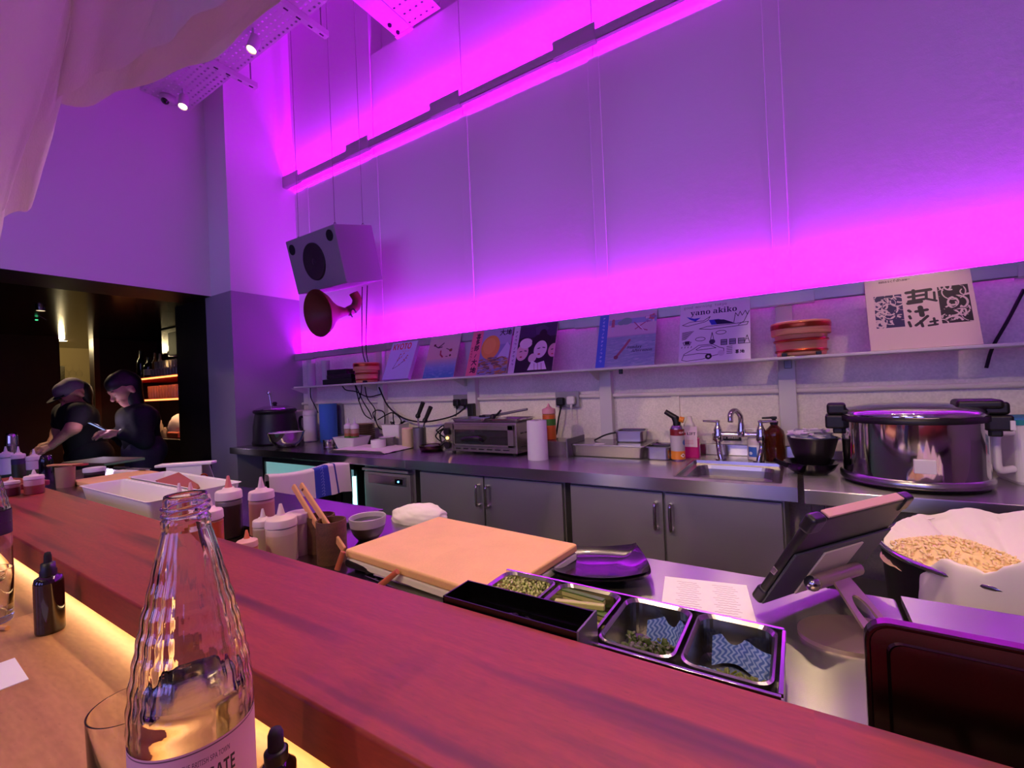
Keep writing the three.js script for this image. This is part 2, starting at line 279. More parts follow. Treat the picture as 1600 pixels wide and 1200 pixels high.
// second row of lamps over the guests, behind a cloth valance
{ const t = thing('lighting_track', 'black lighting track above the guests behind the bar', 'track', V(-1.2, 3.6, 4.5)); mesh('track_body', rspan(-2.6, 3.0, 0, 0.03, -0.02, 0.02, 0.003), M.black, t);
  mesh('drop_rod', [bar([-2, 0, 0], [-2, CEIL - 3.6, 0], 0.006), bar([2, 0, 0], [2, CEIL - 3.6, 0], 0.006)], M.black, t);
  [-2.3, -0.85, 0.62].forEach(x => spotHead('guest_spotlight', 'white spotlight on the black track above the guests', V(x, 3.6, 4.5), V(x * 0.95 - 0.05, 1.0, 0.3), ROOM_SPOT, 0.5, 'spotlights above the guests')); }
single('valance', sheet((u, v) => [-4.15 + 6.0 * u, 2.73 + 1.1 * v, 3.0 + 0.02 * Math.sin(u * 130) * (0.4 + 0.6 * (1 - v))], 240, 4), M.cloth, 'off white cloth valance hanging across the room behind the bar', 'valance');

// white cloth hanging over the bar, two layers
function hang(name, label, pts, dx, len, m, seedz) {
  const c = new THREE.CatmullRomCurve3(pts.map(([x, y, d]) => ray(x, y).normalize().multiplyScalar(d).add(camera.position)));
  const g = sheet((u, v) => { const p = c.getPoint(u), w = v * len; const f = 0.03 * Math.sin(u * 21 + seedz) * Math.min(1, 0.25 + v * 2) + 0.02 * fbm(u * 9, v * 3, seedz, 3);
    return [p.x + 0.35 * w + f * 0.5, p.y + w + 0.006 * Math.sin(u * 60), p.z + dx * w + f]; }, 140, 40);
  return single(name, thicken(g, 0.0012), m, label, 'cloth');
}
const drape = new THREE.MeshPhysicalMaterial({ color: 0xfaf2f2, roughness: 0.95, side: THREE.DoubleSide, transmission: 0.15, thickness: 0, bumpMap: plasterBump, bumpScale: 0.002 });
hang('hanging_cloth', 'white cloth hanging above the bar, front fold with the frayed hem', [[-160, 470, 1.15], [-10, 352, 1.2], [8, 290, 1.22], [14, 225, 1.23], [40, 192, 1.25], [90, 160, 1.28], [160, 120, 1.31], [240, 68, 1.34], [330, 20, 1.37], [470, -60, 1.4]], -0.1, 1.1, drape, 1);
hang('hanging_cloth', 'white cloth hanging above the bar, rear fold behind the frayed hem', [[-160, 480, 1.22], [-5, 375, 1.27], [12, 345, 1.29], [42, 318, 1.3], [46, 250, 1.31], [51, 182, 1.32], [120, 158, 1.34], [215, 133, 1.37], [330, 98, 1.41], [430, 0, 1.44], [480, -60, 1.46]], -0.1, 1.1, drape, 4);

// ---------------------------------------------------------------- counters
const steelTop = (x0, x1, z0, z1, y, t) => rspan(x0, x1, y - t, y, z0, z1, 0.004);
{ // back counter: left worktop over the cooler and washer, main worktop with the sink, right worktop
  const SX0 = -0.435, SX1 = -0.075, SZ0 = 0.2, SZ1 = 0.6;
  const seam = -1.9;
  single('worktop', [steelTop(END_X + 0.004, seam - 0.003, 0.002, BACK_FRONT, TOP, 0.05)], M.steel, 'dark stained steel worktop over the cooler and the washer', 'worktop');
  const w = thing('worktop', 'steel worktop with the hand sink, over the grey cupboards', 'worktop', V(0, TOP, 0));
  mesh('top_sheet', [span(seam, SX0, -0.05, 0, 0.002, BACK_FRONT), span(SX1, -0.018, -0.05, 0, 0.002, BACK_FRONT), span(SX0, SX1, -0.05, 0, 0.002, SZ0), span(SX0, SX1, -0.05, 0, SZ1, BACK_FRONT)], M.steel, w);
  single('splash_strip', rspan(seam, -0.018, TOP + 0.001, TOP + 0.055, 0.001, 0.02, 0.003), M.steel, 'low steel splash strip behind the hand sink', 'splash strip');
  const cx = (SX0 + SX1) / 2, cz = (SZ0 + SZ1) / 2, W = SX1 - SX0, D = SZ1 - SZ0;
  const sk = thing('hand_sink', 'steel hand sink basin let into the worktop', 'sink', V(0, TOP, 0));
  mesh('sink_basin', at(loft([[W + 0.02, D + 0.02, 0.012, 0.001], [W, D, 0.012, 0.0015], [W - 0.004, D - 0.004, 0.012, -0.012], [W - 0.05, D - 0.06, 0.05, -0.014], [W - 0.058, D - 0.068, 0.05, -0.03], [W - 0.075, D - 0.09, 0.06, -0.15], [W - 0.14, D - 0.16, 0.06, -0.165]], false, true), cx, 0, cz), M.steelSoft, sk);
  mesh('drain', cyl(0.028, 0.028, 0.003, cx, -0.164, cz, 20), M.black, sk);
  const r = thing('worktop', 'steel worktop under the rice cooker', 'worktop', V(0, TOP, 0));
  mesh('top_sheet', rspan(0.0, RIGHT_X - 0.02, -0.05, 0, 0.002, BACK_FRONT + 0.02, 0.004), M.steel, r); single('splash_strip', rspan(0, RIGHT_X - 0.02, TOP + 0.001, TOP + 0.04, 0.001, 0.02, 0.003), M.steel, 'low steel splash strip behind the rice cooker', 'splash strip');
  // cupboards
  const cupboard = (x0, x1, h0, label) => { const t = thing('cupboard', label, 'cupboard', V(x0, 0, 0)); const W = x1 - x0, y1 = TOP - 0.06, m = W / 2;
    mesh('body', span(0, W, 0.1, y1, 0.02, BACK_FRONT - 0.055), M.door, t); mesh('plinth', span(0.02, W - 0.02, 0, 0.1, 0.05, BACK_FRONT - 0.1), M.door, t);
    [[0.006, m - 0.004, m - h0], [m + 0.004, W - 0.006, m + h0]].forEach(([a, b, hx]) => { const d = mesh('door', rspan(a, b, 0.12, y1 - 0.006, BACK_FRONT - 0.053, BACK_FRONT - 0.033, 0.003), M.door, t);
      mesh('handle', [tube([[hx, y1 - 0.05, BACK_FRONT - 0.034], [hx, y1 - 0.05, BACK_FRONT - 0.008], [hx, y1 - 0.07, BACK_FRONT - 0.003], [hx, y1 - 0.13, BACK_FRONT - 0.003], [hx, y1 - 0.15, BACK_FRONT - 0.008], [hx, y1 - 0.15, BACK_FRONT - 0.034]], 0.0075, 30, 8)], M.chrome, d); }); };
  cupboard(-1.83, -0.93, 0.03, 'grey steel cupboard under the toaster and the paper roll');
  cupboard(-0.9, -0.06, 0.03, 'grey steel cupboard under the hand sink');
  single('frame_leg', span(-0.925, -0.905, 0, TOP - 0.05, 0.1, BACK_FRONT - 0.12), M.steelSoft, 'narrow steel leg between the two grey cupboards', 'leg');
  single('table_leg', rspan(0.02, 0.06, 0, TOP - 0.05, BACK_FRONT - 0.08, BACK_FRONT - 0.04, 0.003), M.steelSoft, 'steel leg under the worktop of the rice cooker', 'leg', undefined, 0);
  single('lower_shelf', span(0.05, RIGHT_X - 0.1, 0.35, 0.37, 0.05, BACK_FRONT - 0.08), M.steelSoft, 'steel lower shelf under the worktop of the rice cooker', 'shelf');
  // washer
  { const t = thing('glass_washer', 'dark undercounter washer with a blue indicator beside the cooler', 'washer', V(-2.345, 0, 0)); const W = 0.44, y1 = TOP - 0.07;
    mesh('body', span(0, W, 0.02, y1, 0.05, 0.58), M.door, t);
    mesh('top_trim', rspan(0.02, W - 0.02, y1 - 0.02, y1 - 0.004, 0.58, 0.62, 0.003), M.door, t);
    const d = mesh('door', rspan(0.02, W - 0.02, 0.06, y1 - 0.03, 0.58, 0.605, 0.004), M.door, t);
    mesh('control_panel', rspan(0.06, W - 0.05, y1 - 0.1, y1 - 0.045, 0.603, 0.609, 0.002), M.steelSoft, d);
    mesh('display', box(0.06, 0.03, 0.003, 0.33, y1 - 0.073, 0.61), M.blackGloss, d);
    mesh('indicator_light', new THREE.SphereGeometry(0.006, 12, 8).translate(0.33, y1 - 0.073, 0.612), glow(new THREE.Color(0.05, 0.25, 1), 14), t); }
  // lit cooler with its door open
  { const t = thing('bottle_cooler', 'lit glass door cooler with its door open under the worktop', 'cooler', V(-3.5, 0, 0)); const W = 1.1, y1 = TOP - 0.07;
    mesh('body', [span(0, 0.03, 0.05, y1, 0.05, 0.6), span(W - 0.03, W, 0.05, y1, 0.05, 0.6), span(0, W, y1 - 0.03, y1, 0.05, 0.6), span(0, W, 0.05, 0.1, 0.05, 0.6), span(0, W, 0.05, y1, 0.05, 0.07)], M.black, t);
    mesh('liner', [span(0.03, W - 0.03, 0.1, y1 - 0.03, 0.07, 0.075), span(0.03, 0.035, 0.1, y1 - 0.03, 0.075, 0.59)], M.white, t);
    for (const y of [0.35, 0.55]) mesh('wire_shelf', span(0.03, W - 0.03, y, y + 0.008, 0.09, 0.5), M.white, t);
    mesh('lamp_tube', cyl(0.012, 0.012, 0.6, 0.62, 0.13, 0.4), glow(new THREE.Color(0.35, 0.95, 1.0), 3.5), t);
    mesh('lamp_tube', cyl(0.012, 0.012, 0.6, W - 0.012, 0.13, 0.612), glow(new THREE.Color(0.35, 0.95, 1.0), 3.5), t);
    const d = new THREE.Group(); d.name = 'door'; t.add(d); d.position.set(W - 0.04, 0, 0.63); d.rotation.y = 1.38;
    mesh('door_frame', [span(-0.49, 0, 0.07, 0.13, 0, 0.035), span(-0.49, 0, y1 - 0.075, y1 - 0.01, 0, 0.035), span(-0.49, -0.43, 0.07, y1 - 0.01, 0, 0.035), span(-0.06, 0, 0.07, y1 - 0.01, 0, 0.035)], M.black, d);
    mesh('glass', span(-0.44, -0.05, 0.12, y1 - 0.06, 0.012, 0.02), Ph(0x05070a, 0.06, { metalness: 0 }), d);
    const l = new THREE.RectAreaLight(new THREE.Color(0.35, 0.95, 1.0), 130, 0.04, 0.6); l.position.set(-3.5 + 0.6, 0.43, 0.4); l.lookAt(-3.47, 0.5, 0.4); l.name = 'cooler_light'; scene.add(l); }
}
// prep counter between the bar and the aisle
{ const t = thing('prep_counter', 'long steel prep counter behind the wooden bar', 'counter', V(0, 0, 0));
  mesh('top_sheet', steelTop(-3.7, 0.125, PREP_FAR, BAR_BACK - 0.001, TOP, 0.04), M.steel, t);
  mesh('body', span(-3.68, 1.5, 0.1, TOP - 0.045, PREP_FAR + 0.03, BAR_BACK - 0.001), M.door, t);
  mesh('plinth', span(-3.6, 1.45, 0, 0.1, PREP_FAR + 0.08, BAR_BACK - 0.001), M.door, t);
  const w = 1.4, hole = (() => { const s = new THREE.Shape([[0.132, PREP_FAR], [1.55, PREP_FAR], [1.55, BAR_BACK - 0.001], [0.132, BAR_BACK - 0.001]].map(p => new THREE.Vector2(...p)));
    const h = new THREE.Path(), hx = 0.166, hz = 1.612, L = 0.045, r = 0.011; h.absarc(hx, hz, r, Math.PI / 2, Math.PI * 1.5, false); h.absarc(hx + L, hz, r, -Math.PI / 2, Math.PI / 2, false); s.holes.push(h);
    return metricUV(new THREE.ExtrudeGeometry(s, { depth: 0.012, bevelEnabled: false }).rotateX(Math.PI / 2)); })();
  single('chiller_lid', at(hole, 0, TOP + 0.006, 0), M.steel, 'flat steel chiller lid with an oval finger hole', 'lid'); }
// wooden bar: thick red brown ledge, guest table below it, warm strip in the gap
{ const t = thing('wooden_bar', 'thick reddish wooden bar ledge along the kitchen', 'bar', V(0, 0, 0));
  const ledge = new RoundedBoxGeometry(4.7, BAR_TOP - BAR_LOW, BAR_FRONT - BAR_BACK, 3, 0.004);
  const lm = mesh('ledge', metricUV(at(ledge, -0.48, (BAR_TOP + BAR_LOW) / 2, (BAR_FRONT + BAR_BACK) / 2)), M.barWood, t);
  struct('wall_bar_front_panel', span(-2.82, 1.86, 0, BAR_LOW, BAR_BACK + 0.03, BAR_BACK + 0.098), M.ledgeFace);
  const s = thing('wooden_table', 'lighter wooden guest table below the bar ledge', 'table', V(0, 0, 0));
  mesh('tabletop', metricUV(at(new RoundedBoxGeometry(4.7, 0.03, 0.62, 2, 0.004), -0.48, TABLE - 0.015, BAR_BACK + 0.1 + 0.31)), M.tableWood, s);
  for (const x of [-2.4, -0.3, 1.7]) mesh('leg', rspan(x - 0.04, x + 0.04, 0, TABLE - 0.03, 2.3, 2.6, 0.004), M.ledgeFace, s);
  const u = thing('light_strip', 'warm light strip tucked under the wooden bar ledge', 'light strip', V(-0.48, BAR_LOW - 0.004, 2.2));
  mesh('diffuser', box(4.6, 0.004, 0.012, 0, 0, 0), glow(WARM, 8), u);
  const l = new THREE.RectAreaLight(new THREE.Color().setRGB(1, 0.62, 0.25), TABLE_STRIP * 4, 4.6, 0.012); l.position.set(-0.48, BAR_LOW - 0.0075, 2.2); l.lookAt(-0.48, 0, 2.75); l.name = 'table_strip_light'; scene.add(l); }
// ---------------------------------------------------------------- record shelf and what stands on it
const SHELF = 1.338, SHELF_Z = 0.225;
{ const t = thing('wall_shelf', 'thin white shelf carrying the record sleeves and wooden tubs', 'shelf', V(0, SHELF, 0));
  mesh('shelf_board', rspan(-3.66, RIGHT_X - 0.02, -0.012, 0, 0.046, SHELF_Z, 0.003), M.whiteMetal, t);
  uprights.forEach(x => { const s = new THREE.Shape([[0, 0], [0.16, 0], [0.03, -0.05], [0, -0.05]].map(p => new THREE.Vector2(...p)));
    mesh('bracket', at(new THREE.ExtrudeGeometry(s, { depth: 0.004, bevelEnabled: false }), x - 0.03, -0.012, 0.046, 0, -Math.PI / 2, 0), M.whiteMetal, t); }); }
// strokes of brush lettering: polylines in a 100 x 100 cell
const GLYPH = {
  dai: [[[8, 36], [92, 36]], [[50, 6], [48, 40], [34, 68], [8, 94]], [[50, 40], [64, 70], [92, 94]]],
  chi: [[[4, 36], [42, 36]], [[23, 10], [23, 78]], [[2, 88], [46, 70]], [[46, 50], [94, 32], [92, 62], [84, 66]], [[70, 6], [70, 74]], [[56, 24], [56, 86], [62, 92], [92, 92], [96, 74]]],
  ki: [[[14, 14], [86, 14]], [[50, 2], [50, 28]], [[24, 28], [76, 28]], [[28, 38], [72, 38], [72, 54], [28, 54], [28, 38]], [[34, 60], [40, 68]], [[66, 60], [60, 68]], [[6, 70], [94, 70]], [[28, 78], [72, 78], [72, 96], [28, 96], [28, 78]]],
  ta: [[[46, 2], [16, 30]], [[36, 14], [78, 14], [20, 50]], [[40, 24], [52, 32]], [[60, 40], [24, 74]], [[48, 54], [90, 54], [18, 98]], [[46, 66], [60, 76]]],
  ro: [[[12, 14], [46, 14], [46, 50], [12, 50], [12, 14]], [[12, 32], [46, 32]], [[12, 10], [12, 90], [36, 78]], [[30, 62], [48, 84]], [[62, 8], [90, 8], [74, 38], [92, 62], [74, 74]], [[62, 8], [62, 98]]],
  tsu: [[[10, 30], [46, 12], [88, 34], [62, 78]]], no: [[[70, 10], [30, 90]]], a: [[[14, 20], [84, 20], [60, 50]], [[48, 34], [26, 90]]], i: [[[78, 10], [14, 56]], [[52, 36], [52, 94]]], u: [[[50, 4], [50, 22]], [[16, 24], [84, 24], [60, 90]], [[16, 24], [18, 48]]],
};
function glyph(x, name, cx, cy, s, w, color) { x.strokeStyle = color; x.lineWidth = w; x.lineCap = 'round'; x.lineJoin = 'round';
  for (const l of GLYPH[name]) { x.beginPath(); l.forEach(([a, b], i) => x[i ? 'lineTo' : 'moveTo'](cx + (a - 50) * s / 100, cy + (b - 50) * s / 100)); x.stroke(); } }
const line = (x, pts, close) => { x.beginPath(); pts.forEach(([a, b], i) => x[i ? 'lineTo' : 'moveTo'](a, b)); if (close) x.closePath(); };
const dab = (x, c, cx, cy, rx, ry, rot = 0) => { x.fillStyle = c; x.beginPath(); x.ellipse(cx, cy, rx, ry, rot, 0, 7); x.fill(); };
function record(label, pxl, pyl, pxr, pyr, thick, draw, o = {}) {      // bottom corners in the photo; leans against the lower rail
  const zb = o.zb ?? 0.19, a = onZ(pxl, pyl, zb), b = onZ(pxr, pyr, zb), W = b.x - a.x, Hh = o.h ?? 0.314, lean = Math.asin(Math.min(0.6, (zb - 0.078) / Hh));
  const t = thing(o.name || 'record_sleeve', label, o.cat || 'record sleeve', V((a.x + b.x) / 2, SHELF + 0.0005 + thick * Math.sin(lean), zb)); t.rotation.set(-lean, 0, o.roll || 0, 'ZXY');
  mesh('sleeve', box(W, Hh, thick, 0, Hh / 2, -thick / 2), o.body || S(0xcfc8c6, 0.5), t);
  const f = new THREE.PlaneGeometry(W, Hh).translate(0, Hh / 2, 0.0006);
  mesh('cover_print', f, S(0xffffff, o.rough ?? 0.38, { map: art(512, Math.round(512 * Hh / W), draw) }), t); return t;
}
record('thick pale book titled KYOTO in red with a flowering branch', 597, 596, 637, 595, 0.03, (x, w, h) => { x.fillStyle = '#cfd2ee'; x.fillRect(0, 0, w, h);
  x.fillStyle = '#e23a34'; x.font = 'bold 118px sans-serif'; x.save(); x.translate(22, 118); x.scale(0.98, 1.15); x.fillText('KYOTO', 10, 0); x.restore(); x.fillStyle = '#d9817c'; x.font = '22px serif'; x.fillText('the collection', 250, 160);
  x.strokeStyle = '#2c2440'; x.lineWidth = 7; line(x, [[150, h - 160], [190, h - 250], [220, h - 330], [230, h - 400]]); x.stroke(); line(x, [[150, h - 160], [260, h - 215], [340, h - 290], [380, h - 370]]); x.stroke(); x.lineWidth = 4; line(x, [[200, h - 270], [260, h - 340], [310, h - 410]]); x.stroke(); line(x, [[300, h - 250], [360, h - 280]]); x.stroke();
  for (const [a, b] of [[225, 330], [240, 390], [265, 345], [300, 400], [330, 300], [355, 280], [385, 360], [260, 225], [375, 320], [205, 300]]) dab(x, '#d95a52', a, h - b, 11, 9);
}, { h: 0.3, zb: 0.2, name: 'book', cat: 'book', body: S(0xc9b4d8, 0.6) });
record('pale record sleeve with small falling figures over blue water', 660, 592, 708, 590, 0.006, (x, w, h) => { const g = x.createLinearGradient(0, 0, 0, h); g.addColorStop(0, '#c9bfae'); g.addColorStop(0.55, '#d8b9a4'); g.addColorStop(0.75, '#7fa4c4'); g.addColorStop(1, '#3f7fb4'); x.fillStyle = g; x.fillRect(0, 0, w, h);
  for (let i = 0; i < 60; i++) { x.globalAlpha = 0.25; dab(x, '#9fc0d4', rnd(0, w), rnd(h * 0.66, h), rnd(10, 40), rnd(4, 12)); } x.globalAlpha = 1;
  x.strokeStyle = '#3a2028'; x.lineWidth = 13; x.lineCap = 'round'; line(x, [[110, 150], [160, 178], [210, 150], [250, 120]]); x.stroke(); line(x, [[170, 180], [230, 172]]); x.stroke(); dab(x, '#5a2e22', 100, 140, 20, 17); x.strokeStyle = '#a8323a'; x.lineWidth = 22; line(x, [[220, 230], [226, 280], [266, 312]]); x.stroke(); x.strokeStyle = '#3a2028'; x.lineWidth = 9; line(x, [[310, 200], [360, 220], [400, 210]]); x.stroke(); dab(x, '#8a4a2a', 385, 228, 26, 20); dab(x, '#5a2420', 390, 300, 17, 15); line(x, [[320, 310], [350, 312]]); x.stroke(); }, { h: 0.32, body: S(0xb9b2a8, 0.6) });
record('record sleeve with a big yellow sun over land and a pink side strip', 727, 588, 790, 585, 0.005, (x, w, h) => { x.fillStyle = '#8d8fb8'; x.fillRect(0, 0, w, h); x.fillStyle = '#a9a6c2'; x.fillRect(0, 0, w, h * 0.35);
  line(x, [[370, 330], [470, 160], [520, 220], [520, 340]], 1); x.fillStyle = '#c8c6da'; x.fill(); dab(x, '#e2a23c', 265, 205, 118, 136); dab(x, '#eab04a', 250, 190, 80, 92);
  for (let i = 0; i < 240; i++) { const yy = rnd(h * 0.64, h); dab(x, ['#9a7a4e', '#7d8aa4', '#b8863e', '#6f6248', '#a8a4a8'][i % 5], rnd(130, w), yy, rnd(14, 46), rnd(4, 12), rnd(-0.3, 0.1)); }
  x.fillStyle = '#ea7d86'; x.fillRect(0, 0, 142, h); ['ki', 'ta', 'ro'].forEach((g, i) => glyph(x, g, 84, 62 + i * 70, 66, 8, '#241418')); glyph(x, 'no', 84, 290, 40, 8, '#241418'); glyph(x, 'dai', 84, 362, 74, 10, '#241418'); glyph(x, 'chi', 84, 450, 74, 10, '#241418');
  ['a', 'i', 'u', 'tsu', 'no'].forEach((g, i) => glyph(x, g, 26, 200 + i * 34, 26, 4, '#8a2430')); glyph(x, 'dai', 395, 46, 72, 9, '#181420'); glyph(x, 'chi', 468, 46, 66, 9, '#181420'); });
record('dark record sleeve with pale painted faces and a white side strip', 793, 583, 862, 580, 0.005, (x, w, h) => { x.fillStyle = '#211329'; x.fillRect(0, 0, w, h); x.fillStyle = '#3a2a52'; x.fillRect(80, 0, w, 150); line(x, [[260, 40], [350, 10], [420, 60], [360, 130], [280, 120]], 1); x.fillStyle = '#4a3c66'; x.fill();
  const face = (cx, cy, r, c) => { dab(x, c, cx, cy, r * 0.78, r, 0.1); dab(x, '#2a1420', cx - r * 0.2, cy - r * 0.12, r * 0.2, 5, -0.2); dab(x, '#2a1420', cx + r * 0.4, cy - r * 0.16, r * 0.2, 5, 0.2); dab(x, '#c0303c', cx - r * 0.1, cy + r * 0.55, r * 0.16, r * 0.09); };
  dab(x, '#1a0c14', 150, 240, 110, 100); face(140, 310, 92, '#e6b9bb'); dab(x, '#efd9dd', 170, 210, 76, 58); dab(x, '#140a12', 350, 200, 110, 84); dab(x, '#140a12', 360, 120, 44, 52); face(350, 290, 96, '#ecd6dc'); dab(x, '#140a12', 500, 250, 60, 70); face(500, 310, 74, '#d9a0a8'); dab(x, '#e6c9cf', 270, 380, 46, 50, 0.6);
  line(x, [[230, 512], [270, 410], [330, 440], [410, 420], [450, 512]], 1); x.fillStyle = '#f0e4ea'; x.fill(); x.strokeStyle = '#a04050'; x.lineWidth = 5; for (const a of [300, 340, 380]) { line(x, [[a, 440], [a + 12, 512]]); x.stroke(); }
  x.fillStyle = '#d9cbd9'; x.fillRect(0, 0, 74, h); 'a,i,u,tsu,no,a,u,i,tsu'.split(',').forEach((g, i) => glyph(x, g, 38, 70 + i * 46, 30, 5, '#6a3a7a')); x.fillStyle = '#6a4a7a'; x.font = '14px sans-serif'; for (let i = 0; i < 3; i++) x.fillText('................', 6, 470 + 14 * i); });
record('pale record sleeve reading Sunday Afternoon with a swimmer and a blue strip', 930, 575, 1022, 570, 0.005, (x, w, h) => { x.fillStyle = '#c8b8c8'; x.fillRect(0, 0, w, h); x.fillStyle = '#8fa3c4'; x.fillRect(90, 60, w, 60); x.fillStyle = '#cdbcc6'; x.fillRect(90, 110, w, 110); dab(x, '#7fa89a', 250, 84, 50, 34); dab(x, '#7fa89a', 205, 96, 34, 22); dab(x, '#b06a70', 130, 70, 14, 18); x.fillStyle = '#b06a70'; x.fillRect(116, 82, 28, 50); x.fillStyle = '#c9c0cc'; x.fillRect(118, 130, 24, 50);
  x.strokeStyle = '#a85a78'; x.lineWidth = 9; line(x, [[320, 100], [380, 170], [440, 190]]); x.stroke(); line(x, [[330, 170], [420, 110]]); x.stroke(); x.lineWidth = 5; x.strokeStyle = '#e9e4ee'; line(x, [[350, 120], [410, 190]]); x.stroke(); for (let i = 0; i < 14; i++) dab(x, ['#c26a70', '#9a7aa0', '#d8c4cc'][i % 3], rnd(420, 500), rnd(40, 110), rnd(8, 18), rnd(6, 14));
  x.fillStyle = '#93a9b6'; x.fillRect(80, 228, w, h); for (let i = 0; i < 200; i++) { x.globalAlpha = 0.5; dab(x, ['#a9bcc6', '#7f9aac', '#b8c2cc'][i % 3], rnd(90, w), rnd(236, h), rnd(10, 44), rnd(2, 7), -0.1); } x.globalAlpha = 1; x.fillStyle = '#b9a6bb'; x.fillRect(80, 220, w, 10);
  x.strokeStyle = '#a4606a'; x.lineWidth = 22; x.lineCap = 'round'; line(x, [[290, 270], [250, 330], [190, 410]]); x.stroke(); dab(x, '#8a4a5a', 180, 424, 20, 18); x.fillStyle = '#2a2634'; x.font = 'italic bold 34px serif'; x.fillText('Sunday', 270, 350); x.fillText('Afternoon', 310, 384);
  x.fillStyle = '#4d78d4'; x.fillRect(0, 0, 84, h); 'a,i,u,tsu,no,u,a,i,no,tsu,a,u'.split(',').forEach((g, i) => glyph(x, g, 42, 34 + i * 38, 24, 4, '#dfe6f6')); });
record('white record sleeve with a black line drawing of planes and a car', 1060, 568, 1173, 562, 0.005, (x, w, h) => { x.fillStyle = '#e6e2ea'; x.fillRect(0, 0, w, h); x.fillStyle = '#8a7f90'; x.font = '30px monospace'; x.fillText('good morning tokyo', 26, 40); x.fillStyle = '#221a4a'; x.font = 'bold 62px serif'; x.fillText('yano akiko', 80, 104);
  x.strokeStyle = '#16121e'; x.lineWidth = 4; x.lineJoin = 'round'; const P = (p, c) => { line(x, p, c); x.stroke(); };
  x.fillStyle = '#2f3fc4'; line(x, [[50, 110], [110, 134], [160, 130], [120, 160], [80, 140]], 1); x.fill(); line(x, [[220, 160], [290, 158], [400, 206], [240, 204]], 1); x.fill(); x.fillStyle = '#141a4a'; line(x, [[260, 160], [330, 168], [410, 208], [280, 204]], 1); x.fill();
  P([[20, 184], [80, 160], [180, 162], [230, 128], [214, 160], [190, 172], [60, 196]], 1); P([[150, 230], [210, 214], [420, 212], [500, 206], [490, 230], [230, 242]], 1); P([[400, 200], [412, 120], [430, 150], [444, 112], [458, 148], [480, 108], [494, 146], [506, 112], [470, 200], [430, 226]]); for (let i = 0; i < 8; i++) P([[20, 252 + i * 9], [110 - i * 8, 246 + i * 9]]); for (const a of [[160, 320], [310, 276]]) { x.beginPath(); x.ellipse(a[0], a[1], 36, 16, 0, 0, 7); x.stroke(); }
  P([[232, 352], [246, 270], [262, 352]], 1); dab(x, '#3a3450', 247, 350, 22, 20); P([[30, 340], [40, 366], [80, 366], [92, 340]], 1); x.fillStyle = '#2a2438'; x.fillRect(44, 330, 36, 30); for (let i = 0; i < 4; i++) P([[24 + i * 24, 376], [20 + i * 24, 390]]);
  for (const a of [310, 370, 430]) { x.fillStyle = '#8a86a0'; x.fillRect(a, 340, 42, 44); P([[a, 340], [a + 42, 340], [a + 42, 384], [a, 384]], 1); P([[a, 360], [a + 42, 360]]); } P([[470, 384], [490, 318], [508, 384]], 1); P([[480, 350], [498, 350]]);
  P([[24, h - 20], [40, h - 70], [110, h - 110], [150, h - 140], [250, h - 142], [300, h - 110], [330, h - 100], [332, h - 60], [240, h - 40], [180, h - 20], [60, h - 10]], 1); P([[130, h - 104], [170, h - 128], [240, h - 130], [276, h - 108], [140, h - 98]], 1); P([[40, h - 60], [150, h - 70], [240, h - 60]]); x.fillStyle = '#16121e'; for (const [a, b] of [[222, h - 40], [312, h - 62]]) { x.beginPath(); x.arc(a, b, 24, 0, 7); x.fill(); dab(x, '#cfc8d4', a, b, 10, 10); } for (let i = 0; i < 5; i++) P([[350, h - 110 + i * 14], [390, h - 112 + i * 14]]); glyph(x, 'ki', 422, h - 66, 30, 4, '#16121e'); glyph(x, 'chi', 456, h - 66, 30, 4, '#16121e'); });
record('cream record sleeve with three blocks of dark brush painting beside the right tub', 1361, 550, 1537, 540, 0.006, (x, w, h) => { x.fillStyle = '#d9c2b8'; x.fillRect(0, 0, w, h); x.fillStyle = '#57483f'; x.font = 'bold 24px monospace'; x.fillText('mmascfdhaw~', 74, 34);
  const scr = (x0, y0, ww, hh, c, n) => { x.save(); x.beginPath(); x.rect(x0, y0, ww, hh); x.clip(); x.fillStyle = c; x.fillRect(x0, y0, ww, hh); for (let i = 0; i < n; i++) { x.strokeStyle = i % 3 ? '#d2bcb6' : c; x.lineWidth = rnd(3, 12); const a = rnd(x0, x0 + ww), b = rnd(y0, y0 + hh), r = rnd(14, 54); x.beginPath(); x.arc(a, b, r, rnd(0, 6), rnd(2, 8)); x.stroke(); } x.restore(); };
  scr(40, 128, 140, 230, '#2b2050', 46); scr(352, 108, 138, 250, '#221a24', 46);
  x.strokeStyle = '#28222a'; x.lineCap = 'round'; const B = (p, l) => { x.lineWidth = l; line(x, p); x.stroke(); };
  B([[206, 124], [320, 118]], 20); B([[214, 156], [290, 150]], 16); B([[212, 186], [286, 180]], 16); B([[240, 112], [236, 196]], 18); B([[300, 130], [296, 180], [340, 200]], 14); B([[336, 140], [334, 192]], 12); B([[208, 200], [270, 196]], 20); B([[262, 236], [266, 290]], 26); B([[240, 262], [292, 256]], 18); B([[290, 300], [262, 330], [232, 356]], 16); B([[256, 330], [262, 366]], 14); B([[300, 340], [332, 336]], 12); B([[318, 318], [320, 362]], 12); B([[290, 364], [330, 360]], 12); B([[206, 250], [212, 258]], 16); B([[206, 290], [210, 306]], 14); B([[200, 330], [206, 360]], 14); }, { h: 0.32, rough: 0.3, body: S(0xd8c4ae, 0.6) });
